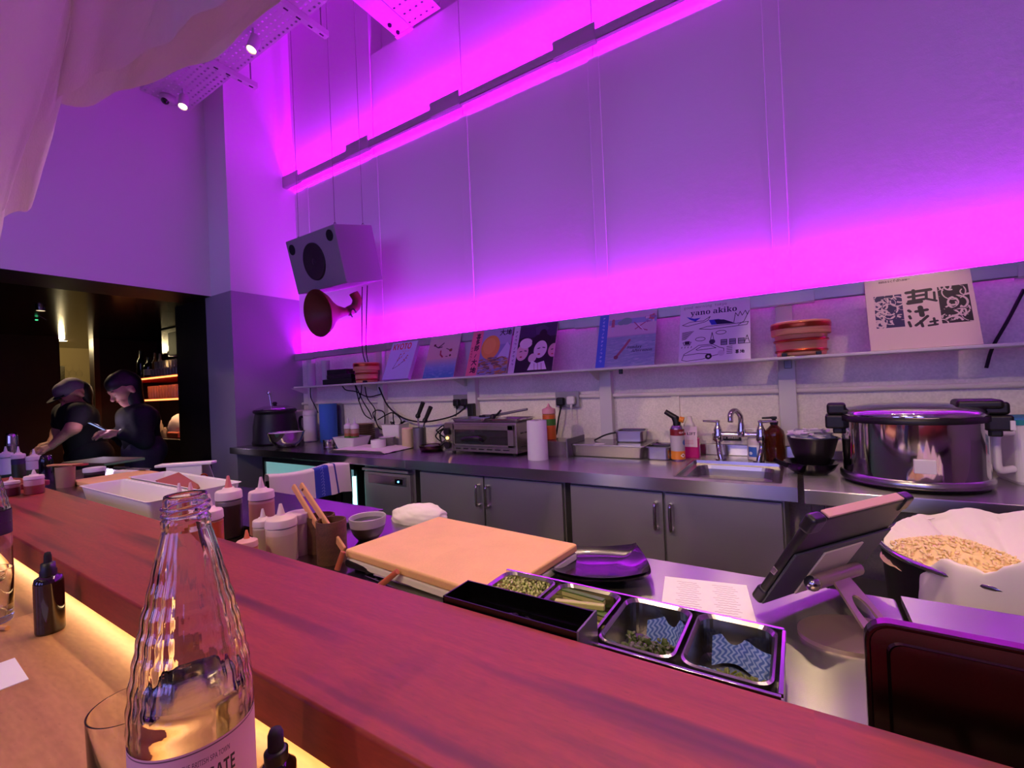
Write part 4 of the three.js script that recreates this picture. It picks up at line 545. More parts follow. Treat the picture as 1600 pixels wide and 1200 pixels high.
{ // taps
  const tap = (px, py, s) => { const p = onY(px, py, TOP); return p; };
  const a = V(-0.335, TOP, 0.14), b = V(-0.155, TOP, 0.14), t = thing('mixer_tap', 'old chrome mixer tap with two levers over the hand sink', 'tap', V(0, 0, 0)), y = TOP + 0.12;
  for (const [p, s] of [[a, -1], [b, 1]]) { mesh('foot', [tube([[p.x + s * -0.012, TOP, p.z + 0.02], [p.x - s * 0.006, TOP + 0.03, p.z + 0.015], [p.x, TOP + 0.06, p.z], [p.x, TOP + 0.11, p.z]], 0.012, 16, 10), cyl(0.024, 0.024, 0.006, p.x - s * 0.012, TOP, p.z + 0.02, 18)], M.chrome, t);
    mesh('valve', at(lathe([[0.016, 0], [0.022, 0.01], [0.022, 0.035], [0.017, 0.045], [0.02, 0.055], [0.014, 0.07], [0.009, 0.085], [0.012, 0.1], [0, 0.104]], 18), p.x, TOP + 0.085, p.z), M.chrome, t); mesh('lever', bar([p.x, TOP + 0.18, p.z], [p.x + s * 0.065, TOP + 0.184, p.z + 0.01], 0.007, 0.005), M.chrome, t); }
  mesh('bridge', bar([a.x, y, a.z], [b.x, y, b.z], 0.013), M.chrome, t); const m = (a.x + b.x) / 2 + 0.01; mesh('spout', [lathe([[0.018, 0], [0.02, 0.02], [0.016, 0.04], [0.013, 0.06]], 18).translate(m, y - 0.005, a.z), tube([[m, y + 0.05, a.z], [m - 0.002, y + 0.09, a.z + 0.005], [m - 0.02, y + 0.115, a.z + 0.03], [m - 0.035, y + 0.1, a.z + 0.06], [m - 0.036, y + 0.065, a.z + 0.07]], 0.012, 26, 12)], M.chrome, t);
  single('wash_sign', new THREE.BoxGeometry(0.13, 0.035, 0.004), S(0xffffff, 0.5, { map: art(256, 64, (x, w, h) => { x.fillStyle = '#101014'; x.fillRect(0, 0, w, h); x.fillStyle = '#cfcad2'; x.font = 'bold 40px sans-serif'; x.fillText('Hand wash', 22, 46); }) }), 'small black Hand wash sign on the wall behind the tap', 'sign', V(-0.315, 0.961, 0.004));
  const soap = (label, px, py, w, hpx, z, mat, o) => { const p = onZ(px, py, z), r = w * depthOf(p) / F / 2 * 0.88, h = hpx * depthOf(p) / F, s = thing('pump_bottle', label, 'bottle', V(p.x, TOP, z)); mesh('bottle_body', lathe([[0, 0], [r * 0.95, 0], [r, 0.008], [r, h * 0.58], [r * 0.9, h * 0.68], [r * 0.45, h * 0.78], [r * 0.36, h * 0.8], [r * 0.36, h * 0.84], [0, h * 0.84]], 28), mat, s); mesh('pump_head', [lathe([[r * 0.4, h * 0.82], [r * 0.42, h * 0.89], [r * 0.2, h * 0.9], [r * 0.18, h * 0.95], [0, h * 0.95]], 20), rbox(r * 0.6, h * 0.06, r * 0.5, 0.004, 0, h * 0.965, 0), bar([0, h * 0.97, 0], [-r * 1.15, h * 0.96, 0.004], r * 0.12, r * 0.1)], o.pump, s);
    if (o.label) mesh('label', at(new THREE.CylinderGeometry(r * 1.01, r * 1.01, h * 0.36, 24, 1, true, -0.9, 1.8), 0, h * 0.3, 0), S(0xffffff, 0.5, { map: art(128, 128, o.label) }), s); };
  soap('white pump soap bottle with a blue label beside the tap', 1180, 690, 26, 50, 0.11, S(0xcfc4c8, 0.3), { pump: M.white, label: (x, w, h) => { x.fillStyle = '#e4e0ec'; x.fillRect(0, 0, w, h); x.fillStyle = '#2f5fb8'; x.fillRect(0, 20, w * 0.62, h); dab(x, '#cfd9f0', 24, 90, 16, 18); } });
  soap('brown glass pump bottle beside the steel upright', 1211, 698, 32, 70, 0.12, M.amber, { pump: M.black }); }
{ // black bowls with crumpled paper, stacked on a black pan
  const k = round(1272, 746, 88, 62, TOP), r = k.r * 0.98, h = 0.13, p = k.p.clone().add(V(0.0, 0, -0.01)); const pn = thing('wok_pan', 'wide black pan under the black bowl beside the sink', 'pan', V(p.x - 0.01, TOP, p.z + 0.02)); mesh('pan_shell', lathe([[0, 0], [r * 0.6, 0], [r * 0.9, 0.02], [r * 1.06, 0.045], [r * 1.04, 0.048], [r * 0.88, 0.026], [r * 0.58, 0.006], [0, 0.006]], 40), M.blackGloss, pn); mesh('handle', tube([[-r * 0.9, 0.035, 0.05], [-r * 1.2, 0.05, 0.07], [-r * 1.35, 0.06, 0.08]], 0.009, 12, 8), M.black, pn);
  const t = thing('black_bowl', 'black bowl heaped with crumpled white paper beside the rice cooker', 'bowl', V(p.x, TOP + 0.012, p.z)); mesh('bowl_shell', lathe([[0, 0], [r * 0.45, 0], [r * 0.78, h * 0.45], [r * 0.98, h * 0.97], [r * 0.99, h], [r * 0.95, h], [r * 0.74, h * 0.5], [r * 0.4, 0.01], [0, 0.01]], 40), S(0x1a1516, 0.3), t);
  for (let i = 0; i < 46; i++) { const a = rnd(0, 6.28), q = Math.sqrt(rnd()) * r * 0.8, s = rnd(0.016, 0.03); const g = sheet((u, v) => [(u - 0.5) * s * 2, 0.006 * fbm(u * 4 + i, v * 4, i, 2), (v - 0.5) * s * 1.6], 4, 4); const o = single('paper_scrap', thicken(g, 0.0008), M.paper, 'crumpled scrap of white paper heaped in the black bowl', 'paper', V(p.x + Math.cos(a) * q, TOP + h * 0.95 + 0.03 * (1 - (q / r) ** 2) + rnd(0, 0.012), p.z + Math.sin(a) * q), 0, 'paper scraps in the black bowl'); o.rotation.set(rnd(-0.5, 0.5), rnd(0, 6), rnd(-0.5, 0.5)); }
  single('paper_bed', lathe([[r * 0.9, 0], [r * 0.6, 0.022], [0, 0.034]], 24), M.paper, 'white paper lining filling the black bowl', 'paper', V(p.x, TOP + h * 0.9, p.z)); }
{ // rice cooker
  const r = 0.192, c = V(0.318, TOP, 0.44), h = 0.215, t = thing('rice_cooker', 'big mirror polished rice cooker with black handles', 'rice cooker', c, -0.06);
  mesh('base_ring', lathe([[0, 0.012], [r * 1.03, 0.012], [r * 1.05, 0.018], [r * 1.05, 0.034], [r * 1.0, 0.04]], 64), M.steelSoft, t); mesh('base_foot', lathe([[0, 0], [r * 0.98, 0], [r * 0.98, 0.014], [0, 0.014]], 48), M.black, t);
  mesh('drum', lathe([[r, 0.038], [r, h]], 96), M.mirror, t); mesh('seal_ring', lathe([[r, h], [r * 1.02, h + 0.002], [r * 1.02, h + 0.018], [r * 0.98, h + 0.02]], 64), M.black, t);
  mesh('lid', lathe([[r * 1.0, h + 0.018], [r * 1.02, h + 0.024], [r * 1.0, h + 0.034], [r * 0.94, h + 0.044], [r * 0.6, h + 0.056], [0, h + 0.06]], 64), M.chrome, t);
  for (const s of [-1, 1]) { const hd = mesh('handle', [rbox(0.062, 0.05, 0.1, 0.008, s * (r + 0.016), h - 0.004, 0), rbox(0.058, 0.04, 0.09, 0.01, s * (r + 0.012), h + 0.042, 0), rbox(0.03, 0.026, 0.07, 0.006, s * (r + 0.01), h - 0.035, 0)], M.black, t); }
  mesh('lid_latch', rbox(0.11, 0.03, 0.11, 0.012, r * 0.86, h + 0.055, 0.0), M.black, t); mesh('switch_tag', rbox(0.012, 0.03, 0.006, 0.002, r + 0.042, h - 0.01, 0.05), M.white, t);
  const a = onZ(1452, 712, 0.62), q = 0.05; mesh('notice_box', rbox(0.052, 0.042, 0.02, 0.002, 0.012, 0.088, r + 0.004), M.white, t); }
{ // plastic jug right of the cooker
  const t = thing('plastic_container', 'white square container with a teal lid right of the rice cooker', 'container', V(0.66, TOP, 0.3), 0.1); mesh('container_shell', loft([[0.15, 0.15, 0.02, 0], [0.16, 0.16, 0.022, 0.01], [0.165, 0.165, 0.022, 0.2]], true, true), M.white, t); mesh('lid', loft([[0.17, 0.17, 0.022, 0.195], [0.17, 0.17, 0.022, 0.212], [0.15, 0.15, 0.02, 0.218]], false, true), S(0x1f8f94, 0.5), t); mesh('handle', [tube([[-0.084, 0.17, 0.06], [-0.125, 0.17, 0.08], [-0.13, 0.1, 0.08], [-0.125, 0.05, 0.08], [-0.084, 0.05, 0.06]], 0.012, 24, 8)], M.white, t);
  mesh('label', new THREE.PlaneGeometry(0.11, 0.11).translate(0, 0.1, 0.0835), S(0xffffff, 0.6, { map: art(128, 128, (x, w, h) => { x.fillStyle = '#8a9aa4'; x.fillRect(0, 0, w, h); x.fillStyle = '#d9d4d6'; x.fillRect(0, 76, w, 52); x.fillStyle = '#33404a'; x.font = 'bold 17px sans-serif'; x.fillText('COCONUT', 10, 28); dab(x, '#c86a70', 96, 66, 26, 22); x.font = '10px sans-serif'; x.fillText('keep cool', 14, 108); }) }), t); }
// sockets, plugs and flexes
function socket(label, px, py, plugs) { const a = onZ(px, py, 0.03), t = thing('power_socket', label, 'socket', V(a.x, a.y, 0)); mesh('back_box', rspan(-0.075, 0.075, -0.045, 0.045, 0, 0.025, 0.003), M.whiteMetal, t); mesh('face_plate', rspan(-0.078, 0.078, -0.047, 0.047, 0.025, 0.031, 0.002), S(0x9a9698, 0.45, { metalness: 0.5 }), t); return t; }
{ const a = socket('steel double socket with two black plugs above the toaster', 722, 627), b = socket('steel double socket with a black and a white plug', 886, 624);
  const plug = (o, dx, dy, m, label) => { const p = o.position, t = thing('plug', label, 'plug', V(p.x + dx, p.y + dy, 0.0315)); mesh('plug_body', rbox(0.05, 0.05, 0.032, 0.01, 0, 0, 0.016), m, t); mesh('flex_grip', bar([0, -0.02, 0.016], [0, -0.045, 0.016], 0.009, 0.006), m, t); return t.position.clone().add(V(0, -0.04, 0.016)); };
  const p1 = plug(a, -0.036, -0.008, M.black, 'black plug in the socket above the toaster, beside the tool pot'), p2 = plug(a, 0.034, -0.008, M.black, 'black plug in the socket above the toaster, beside the upright'), p3 = plug(b, -0.036, -0.012, M.black, 'black plug in the socket above the steel stand'), p4 = plug(b, 0.034, -0.006, M.white, 'white plug in the socket above the steel stand');
  cable('flex', 'black flex from the plug down behind the steel stand', [p3, p3.clone().add(V(-0.012, -0.06, 0.01)), p3.clone().add(V(-0.04, -0.16, 0)), V(p3.x - 0.04, TOP + 0.1, 0.06)], 0.005); cable('flex', 'short white flex hanging from the white plug', [p4, p4.clone().add(V(0, -0.03, 0)), p4.clone().add(V(0.003, -0.06, 0))], 0.003, M.white);
  cable('flex', 'thin black flex from the socket down behind the toaster', [p1, p1.clone().add(V(-0.005, -0.05, 0.005)), V(p1.x - 0.01, TOP + 0.2, 0.05)], 0.003);
  cable('flex', 'long black flex sagging along the wall from the shelf to the toaster socket', [onZ(592, 605, 0.1), onZ(606, 634, 0.07), onZ(628, 652, 0.07), onZ(655, 659, 0.07), onZ(690, 655, 0.07), onZ(712, 648, 0.06), p2], 0.006);
  single('black_adapter', rbox(0.05, 0.1, 0.04, 0.008), M.black, 'black adapter hanging beside the steel upright above the toaster', 'adapter', onZ(737, 642, 0.065));
  const wires = [[[555, 602], [562, 630], [570, 648], [580, 655]], [[556, 603], [566, 625], [578, 645], [582, 654]], [[565, 602], [564, 615], [560, 627]], [[570, 603], [574, 622], [586, 640], [586, 652], [592, 668], [600, 672]], [[586, 657], [583, 645], [588, 641], [600, 645], [601, 670]], [[590, 656], [604, 648], [614, 645], [626, 655], [628, 663]], [[614, 646], [616, 660], [624, 667]], [[534, 602], [540, 609], [556, 612], [575, 620], [595, 616]], [[485, 604], [486, 622], [492, 634], [497, 645]], [[1600, 452], [1575, 500], [1550, 545], [1541, 575]]];
  wires.forEach((w, i) => cable('wall_cable', i === 9 ? 'black cable crossing the wall behind the cream record sleeve' : i === 8 ? 'black cable dropping from the shelf end behind the blue roll' : 'thin black cable tangled on the wall below the wooden tub', w.map(([x, y], k) => onZ(x, y, i === 9 ? 0.03 : k === 0 ? 0.12 : 0.06)), i === 9 ? 0.006 : 0.0045, M.rubber, i < 8 ? 'tangled cables below the wooden tub' : undefined)); 
  single('cable_clip', [rbox(0.02, 0.03, 0.012, 0.003)], M.black, 'small black clip under the shelf by the swimmer sleeve', 'clip', onZ(970, 580, 0.2)); single('shelf_clip', rbox(0.03, 0.045, 0.012, 0.003), M.steelDark, 'steel clip on the upright under the shelf by the rice cooker', 'clip', onZ(1231, 568, 0.052));
  const bx = thing('black_device', 'black kettle like device behind the rice cooker handle', 'device', V(0.78, 1.09, 0.1)); mesh('device_body', rbox(0.1, 0.08, 0.12, 0.015), M.black, bx); mesh('device_stand', bar([0, -0.04, 0], [0.01, -0.22, 0], 0.02), M.black, bx); }
// ---------------------------------------------------------------- prep counter, left to right
// far end: cluster of bottles, board, trays
{ const row = [[10, 742, 26, 44, 0xe6dfe0, { cap: 0xe2d2d8, level: 1, upper: 0xe6dfe0 }, 'white squeeze bottle at the far end of the bar, behind the others'], [30, 748, 24, 50, 0x3a4420, { cap: 0xe2cfd4, tape: 0x3a2a52, tapeY: 0.72 }, 'squeeze bottle of dark green sauce with a purple band'], [54, 748, 26, 46, 0x4a5424, { cap: 0xe0cdd2, level: 0.5, upper: 0xd8c4c8 }, 'squeeze bottle of green sauce with a wide white cap']];
  row.forEach(([px, py, w, h, c, o, l]) => { const k = round(px, py, w, h, TOP); squeeze(l, k.p, k.r, k.h, c, o); });
  const k = round(20, 735, 22, 58, TOP), t = thing('cocktail_shaker', 'steel cocktail shaker behind the white squeeze bottles', 'shaker', k.p); mesh('shaker_body', lathe([[0, 0], [k.r * 0.9, 0], [k.r, 0.01], [k.r, k.h * 0.7], [k.r * 0.9, k.h * 0.92], [k.r * 0.8, k.h], [0, k.h]], 28), M.mirror, t); mesh('shaker_seam', at(new THREE.TorusGeometry(k.r, 0.002, 6, 28), 0, k.h * 0.68, 0, Math.PI / 2), M.chrome, t);
  const p = onY(45, 768, BAR_TOP), q = round(54, 773, 34, 38, BAR_TOP);   // bottles standing on the bar itself
  squeeze('squeeze bottle of reddish sauce standing on the far end of the bar', q.p, q.r, q.h, 0x8a3a2c, { cap: 0xe6ccd0, level: 0.6, upper: 0xc89a98 });
  const q2 = round(18, 776, 30, 34, BAR_TOP); squeeze('short squeeze bottle of dark sauce on the far end of the bar', q2.p, q2.r, q2.h * 0.9, 0x5a1c22, { cap: 0xdcc0c8, level: 0.7, upper: 0xa86a70 });
  single('menu_board', rbox(0.3, 0.02, 0.16, 0.004), M.barWood, 'short wooden block lying on the far end of the bar', 'block', V(q2.p.x - 0.28, BAR_TOP + 0.0105, q2.p.z - 0.02), 0.2); }
{ const a = onY(110, 722, TOP), b = onY(210, 728, TOP); single('green_board', rbox(0.42, 0.02, 0.24, 0.005), S(0x4d4c28, 0.5), 'olive green cutting board at the far end of the prep counter', 'board', V((a.x + b.x) / 2 - 0.05, TOP + 0.0105, (a.z + b.z) / 2 - 0.03), 0.25);
  const k = round(103, 762, 34, 32, TOP), t = thing('sauce_tub', 'clear tub of brown sauce with a wooden spatula', 'tub', k.p); mesh('tub_shell', lathe([[0, 0], [k.r * 0.92, 0], [k.r, k.h], [k.r * 0.95, k.h], [k.r * 0.88, 0.01], [0, 0.01]], 28), S(0xa88a6a, 0.4), t); mesh('sauce', lathe([[0, k.h * 0.7], [k.r * 0.93, k.h * 0.7]], 24), S(0x3a2414, 0.4), t);
  const s = thing('spatula', 'pale wooden spatula resting across the sauce tub', 'spatula', V(k.p.x, k.p.y + k.h + 0.008, k.p.z), 0.5); mesh('spatula_blade', rbox(0.16, 0.008, 0.035, 0.004), M.paleWood, s); mesh('spatula_tip', rbox(0.05, 0.009, 0.037, 0.004, 0.08, -0.002, 0), S(0x8a2a1c, 0.6), s);
  const kk = round(73, 752, 24, 40, TOP); single('dark_jar', lathe([[0, 0], [kk.r, 0], [kk.r, kk.h * 0.8], [kk.r * 0.7, kk.h], [0, kk.h]], 28), M.blackGloss, 'black jar beside the clear tub of brown sauce', 'jar', kk.p);
  const d = round(148, 744, 38, 12, TOP), u = thing('round_tub', 'flat round tub with a white lid on the prep counter', 'tub', d.p); mesh('tub_shell', lathe([[0, 0], [d.r * 0.9, 0], [d.r * 0.95, d.h * 0.6], [0, d.h * 0.6]], 28), S(0x3a3026, 0.5), u); mesh('lid', lathe([[d.r, d.h * 0.5], [d.r * 1.02, d.h * 0.6], [d.r, d.h], [d.r * 0.9, d.h * 1.03], [0, d.h]], 28), M.white, u);
  const n = onY(190, 741, TOP); const kn = thing('knife', 'dark knife lying beside the flat round tub', 'knife', V(n.x, TOP + 0.028, n.z - 0.02), 0.25); mesh('blade', rbox(0.16, 0.003, 0.03, 0.001, 0.1, 0, 0), M.steelDark, kn); mesh('handle', rbox(0.11, 0.016, 0.022, 0.006, -0.04, 0, 0), M.black, kn); single('folded_cloth', rbox(0.14, 0.024, 0.1, 0.008), M.cloth, 'small folded white cloth under the dark knife', 'cloth', V(n.x + 0.05, TOP + 0.0125, n.z - 0.03), 0.25);
  const c = onY(200, 757, TOP); single('cutting_board', rbox(0.46, 0.02, 0.3, 0.006), M.board, 'peach cutting board behind the white trays at the far end', 'board', V(c.x - 0.1, TOP + 0.0105, c.z - 0.03), 0.02); }
{ // two white trays
  const a = onY(198, 792, TOP), tray = (label, x, z, w, turn) => { const t = thing('white_tray', label, 'tray', V(x, TOP + 0.02, z), turn); mesh('tray_shell', loft([[w * 0.94, 0.1, 0.012, 0], [w, 0.13, 0.016, 0.075], [w * 1.02, 0.14, 0.016, 0.075], [w * 0.99, 0.122, 0.014, 0.072], [w * 0.92, 0.095, 0.012, 0.006]], true, true), M.white, t); return t; };
  const p = onY(250, 768, TOP + 0.09), q = onY(185, 762, TOP + 0.09);
  const t1 = tray('long white tray with a few brown pieces beside the wooden bar', p.x - 0.12, p.z + 0.03, 0.6, 0.0), t2 = tray('long white tray with a red card, behind the other white tray', p.x - 0.16, p.z - 0.125, 0.6, 0.0);
  for (let i = 0; i < 4; i++) single('mushroom_piece', new THREE.SphereGeometry(0.014, 10, 8).scale(1, 0.8, 1), S(0x4a2c22, 0.7), 'small brown piece lying in the white tray beside the bar', 'food', t1.position.clone().add(V(-0.2 + i * 0.11, 0.022, rnd(-0.02, 0.02))), 0, 'brown pieces in the white tray');
  single('red_card', rbox(0.12, 0.004, 0.09, 0.001), S(0x8a3428, 0.6), 'red card leaning in the rear white tray', 'card', t2.position.clone().add(V(-0.02, 0.055, 0.0))).rotation.set(0.15, 0.3, -0.55);
  const s = onY(292, 757, TOP), st = thing('card_stand', 'white folded stand on the prep counter beside the white trays', 'stand', V(s.x - 0.02, TOP, s.z), 0.75), h = metres(s, 30);
  mesh('stand_face', rbox(0.15, h * 1.05, 0.006, 0.002, 0, h * 0.5, 0.0), M.white, st); mesh('stand_back', at(rbox(0.13, h * 1.05, 0.006, 0.002), 0.03, h * 0.5, -0.05, 0.5), M.whiteMetal, st); mesh('stand_top', rbox(0.24, 0.012, 0.06, 0.004, 0.0, h * 1.02, -0.02), M.white, st); mesh('curl', at(new THREE.TorusGeometry(0.014, 0.004, 8, 16, 4.5), 0.09, 0.03, 0.02), M.copper, st); }
// flat steel lid left of the wooden cups
{ const r0 = onY(599, 795, TOP + 0.02), r1 = onY(533, 816, TOP + 0.02); single('steel_sheet', metricUV(at(new RoundedBoxGeometry(1.3, 0.008, 0.3, 2, 0.002), r0.x - 0.65, TOP + 0.016, r0.z + 0.15)), M.steel, 'flat steel cover lying on the prep counter behind the sauce bottles', 'cover'); }
// squeeze bottles along the bar
{ const list = [
  [330, 880, 46, 105, 0xb8501c, { cap: 0xe4c4cc, level: 0.95, upper: 0xc8805a }, 'wide squeeze bottle of orange sauce with a pink cap beside the water bottle'],
  [360, 842, 44, 96, 0x2a1416, { cap: 0xe0c8d0, tip: 0xd0766a, level: 0.85, upper: 0x6a5a62 }, 'squeeze bottle of dark brown sauce with a red tip'],
  [411, 838, 42, 90, 0xb07464, { cap: 0xe2c2ca, level: 0.9, upper: 0xbc8a80 }, 'tall squeeze bottle of pinkish sauce with a white cap'],
  [413, 868, 34, 70, 0xb09a86, { cap: 0xd8c4c0, level: 0.9, upper: 0xc2aea0 }, 'narrow squeeze bottle of cream sauce behind the broad one'],
  [442, 884, 52, 92, 0xc2a892, { cap: 0xdcc4bc, level: 0.8, upper: 0xd0b8a8 }, 'broad squeeze bottle of cream sauce beside the wooden cups'],
  [388, 900, 36, 68, 0xc87a5a, { cap: 0xdca8a4, tip: 0xd8763c, level: 0.9 }, 'short squeeze bottle with an orange tip just behind the bar'],
  [300, 830, 36, 74, 0xb88a4a, { cap: 0xe0c8b8, tip: 0xdcaab0 }, 'squeeze bottle of yellow sauce behind the wide orange one'],
  [283, 845, 36, 88, 0xa8481c, { cap: 0xe0c0c8, tip: 0xe2ccd4 }, 'squeeze bottle of orange sauce behind the neck of the water bottle']];
  list.forEach(([px, py, w, h, c, o, l]) => { const k = round(px, py, w, h, TOP); squeeze(l, k.p, k.r, k.h, c, o); }); }
{ const k = round(468, 870, 40, 66, TOP), t = thing('round_container', 'round white container behind the wooden cups', 'container', k.p); mesh('container_shell', lathe([[0, 0], [k.r * 0.9, 0], [k.r * 0.98, k.h * 0.8], [0, k.h * 0.8]], 30), S(0xb89c92, 0.5), t); mesh('lid', lathe([[k.r, k.h * 0.76], [k.r * 1.03, k.h * 0.78], [k.r * 1.03, k.h * 0.96], [k.r * 0.97, k.h], [0, k.h]], 30), S(0xd0b4c4, 0.45), t); }
{ // wooden cups with two bamboo tongs
  const cupm = S(0xffffff, 0.65, { map: (() => { const t = woodTex([70, 42, 24], [120, 78, 46], [48, 28, 16], 45); t.repeat.set(1, 1); return t; })() });
  const cup = (label, px, py, w, hh) => { const k = round(px, py, w, hh, TOP), t = thing('wooden_cup', label, 'cup', k.p); mesh('cup_shell', lathe([[0, 0], [k.r, 0], [k.r, k.h], [k.r * 0.95, k.h * 1.005], [k.r * 0.88, k.h], [k.r * 0.86, 0.01], [0, 0.01]], 32), cupm, t); return k; };
  const k2 = cup('brown wooden cup behind the other wooden cup', 503, 866, 48, 56), k1 = cup('brown wooden cup holding two pale wooden tongs', 520, 884, 50, 66);
  [[[458, 759], [500, 829], 'pale wooden tong arm leaning further left in the wooden cup'], [[470, 757], [519, 831], 'pale wooden tong arm with a rivet leaning in the wooden cup']].forEach(([a, b, l], i) => { const p1 = onZ(b[0], b[1], k1.p.z + (i ? 0.005 : -0.005)), p0 = onZ(a[0], a[1], k1.p.z - 0.01), e = p1.clone().lerp(p0, -0.35); const t = thing('wooden_tong', l, 'tongs', V(0, 0, 0)); const d = p0.clone().sub(e), g = new RoundedBoxGeometry(0.016, d.length(), 0.007, 2, 0.003); g.applyQuaternion(new THREE.Quaternion().setFromUnitVectors(V(0, 1, 0), d.clone().normalize())); const m = e.clone().add(p0).multiplyScalar(0.5); g.translate(m.x, m.y, m.z); mesh('blade', g, M.paleWood, t); if (i) { const q = e.clone().lerp(p0, 0.92); mesh('rivet', new THREE.SphereGeometry(0.0035, 8, 6).translate(q.x, q.y, q.z + 0.004), S(0x5a3420, 0.6), t); } }); }
{ const k = round(576, 852, 62, 38, TOP), r = k.r, h = k.h, t = thing('ceramic_bowl', 'ceramic bowl with a pale rim and dark foot beside the big cutting board', 'bowl', k.p);
  mesh('bowl_outer', lathe([[0, 0], [r * 0.5, 0], [r * 0.8, h * 0.3], [r * 0.94, h * 0.62]], 36), S(0x3a241c, 0.4), t); mesh('bowl_rim', lathe([[r * 0.94, h * 0.62], [r, h * 0.97], [r * 0.97, h], [r * 0.92, h * 0.96], [r * 0.86, h * 0.7]], 36), S(0xb4aab4, 0.4), t); mesh('dark_sauce', lathe([[r * 0.88, h * 0.8], [0, h * 0.8]], 32), S(0x2a3034, 0.2), t); }
function crumple(name, label, p, w, h, d, m, turn, sd) { const g = new THREE.SphereGeometry(1, 48, 32), q = g.attributes.position; for (let i = 0; i < q.count; i++) { const x = q.getX(i), y = q.getY(i), z = q.getZ(i), n = 1 + 0.28 * fbm(x * 1.6, y * 1.6, z * 1.6 + sd, 2) + 0.1 * Math.abs(fbm(x * 5, y * 5, z * 5 + sd, 3)); q.setXYZ(i, x * n * w / 2, Math.max(0, (y * n + 0.35) * h / 1.35), z * n * d / 2); } g.computeVertexNormals(); return single(name, g, m, label, 'cloth', p, turn); }
{ const a = onY(640, 822, TOP); crumple('crumpled_cloth', 'crumpled white cloth behind the big cutting board', V(a.x - 0.01, TOP, a.z - 0.05), 0.17, 0.05, 0.11, M.cloth, 0.3, 5); }
// big cutting board, knives, tool tips
{ const a = onY(550, 862, TOP + 0.045), b = onY(675, 806, TOP + 0.045), c = onY(886, 848, TOP + 0.045), cx = (a.x + c.x) / 2, cz = (a.z + c.z) / 2, ang = Math.atan2(-(c.z - b.z), c.x - b.x), W = c.distanceTo(b), D = b.distanceTo(a);
  const t = thing('cutting_board', 'big peach cutting board on the prep counter beside the black plate', 'board', V(cx, TOP + 0.012, cz), ang); mesh('board_slab', rbox(W, 0.018, D, 0.005, 0, 0.026, 0), M.board, t); mesh('board_base', rbox(W * 0.995, 0.016, D * 0.99, 0.004, 0, 0.008, 0), M.whiteSoft, t);
  for (const [x, z] of [[-1, -1], [1, -1], [-1, 1], [1, 1]]) mesh('rubber_foot', cyl(0.012, 0.012, 0.013, x * W * 0.45, -0.012, z * D * 0.42, 12), M.black, t);
  const k = onY(578, 882, TOP + 0.02), kn = thing('chef_knife', 'chef knife with a black riveted handle in front of the cutting board', 'knife', V(k.x, TOP + 0.016, k.z + 0.004), -0.02); mesh('handle', rbox(0.095, 0.018, 0.026, 0.007, -0.02, 0, 0), M.black, kn); mesh('bolster', rbox(0.014, 0.02, 0.026, 0.005, 0.035, 0, 0), M.chrome, kn); mesh('blade', rbox(0.2, 0.0025, 0.034, 0.001, 0.14, -0.002, 0.004), M.chrome, kn); for (const x of [-0.05, -0.02, 0.01]) mesh('rivet', cyl(0.003, 0.003, 0.02, x, -0.01, 0, 8), M.chrome, kn);
  const tip = (label, p0, p1) => { const a = onY(p1[0], p1[1], TOP + 0.01), e = onZ(p0[0], p0[1], a.z - 0.01); single('wooden_skewer', bar(a, e, 0.0065, 0.0055), S(0xb0603a, 0.6), label, 'utensil'); };
  tip('wooden handle tip sticking up behind the bar below the cup', [536, 862], [527, 890]); tip('red wooden handle tip below the black knife', [621, 893], [594, 915]); tip('red wooden handle tip at the corner of the cutting board', [708, 904], [697, 925]);
  const kb = onY(640, 915, TOP + 0.01); single('long_knife', rbox(0.26, 0.002, 0.04, 0.0008), M.chrome, 'long steel blade lying between the cutting board and the bar', 'knife', V(kb.x, TOP + 0.004, kb.z - 0.005), -0.12); }
// black plate
{ const c = onY(936, 886, TOP + 0.015), t = thing('black_plate', 'dark glazed square plate with turned up corners beside the cutting board', 'plate', V(c.x, TOP, c.z), 0.45); const g = sheet((u, v) => { const a = u * 2 - 1, b = v * 2 - 1, e = Math.max(Math.abs(a), Math.abs(b)); const bow = 1 - 0.1 * (1 - Math.abs(a)) * 0 ; return [a * 0.088 * (1 + 0.12 * (1 - b * b)), 0.006 + 0.018 * e ** 4 + 0.01 * (a * b) ** 2, b * 0.078 * (1 + 0.1 * (1 - a * a))]; }, 30, 30); mesh('plate_shell', thicken(g, 0.005), Ph(0x1c1420, 0.22, { clearcoat: 0.4 }), t); mesh('plate_foot', loft([[0.09, 0.08, 0.02, 0], [0.1, 0.09, 0.02, 0.006]], true, true), M.black, t); }
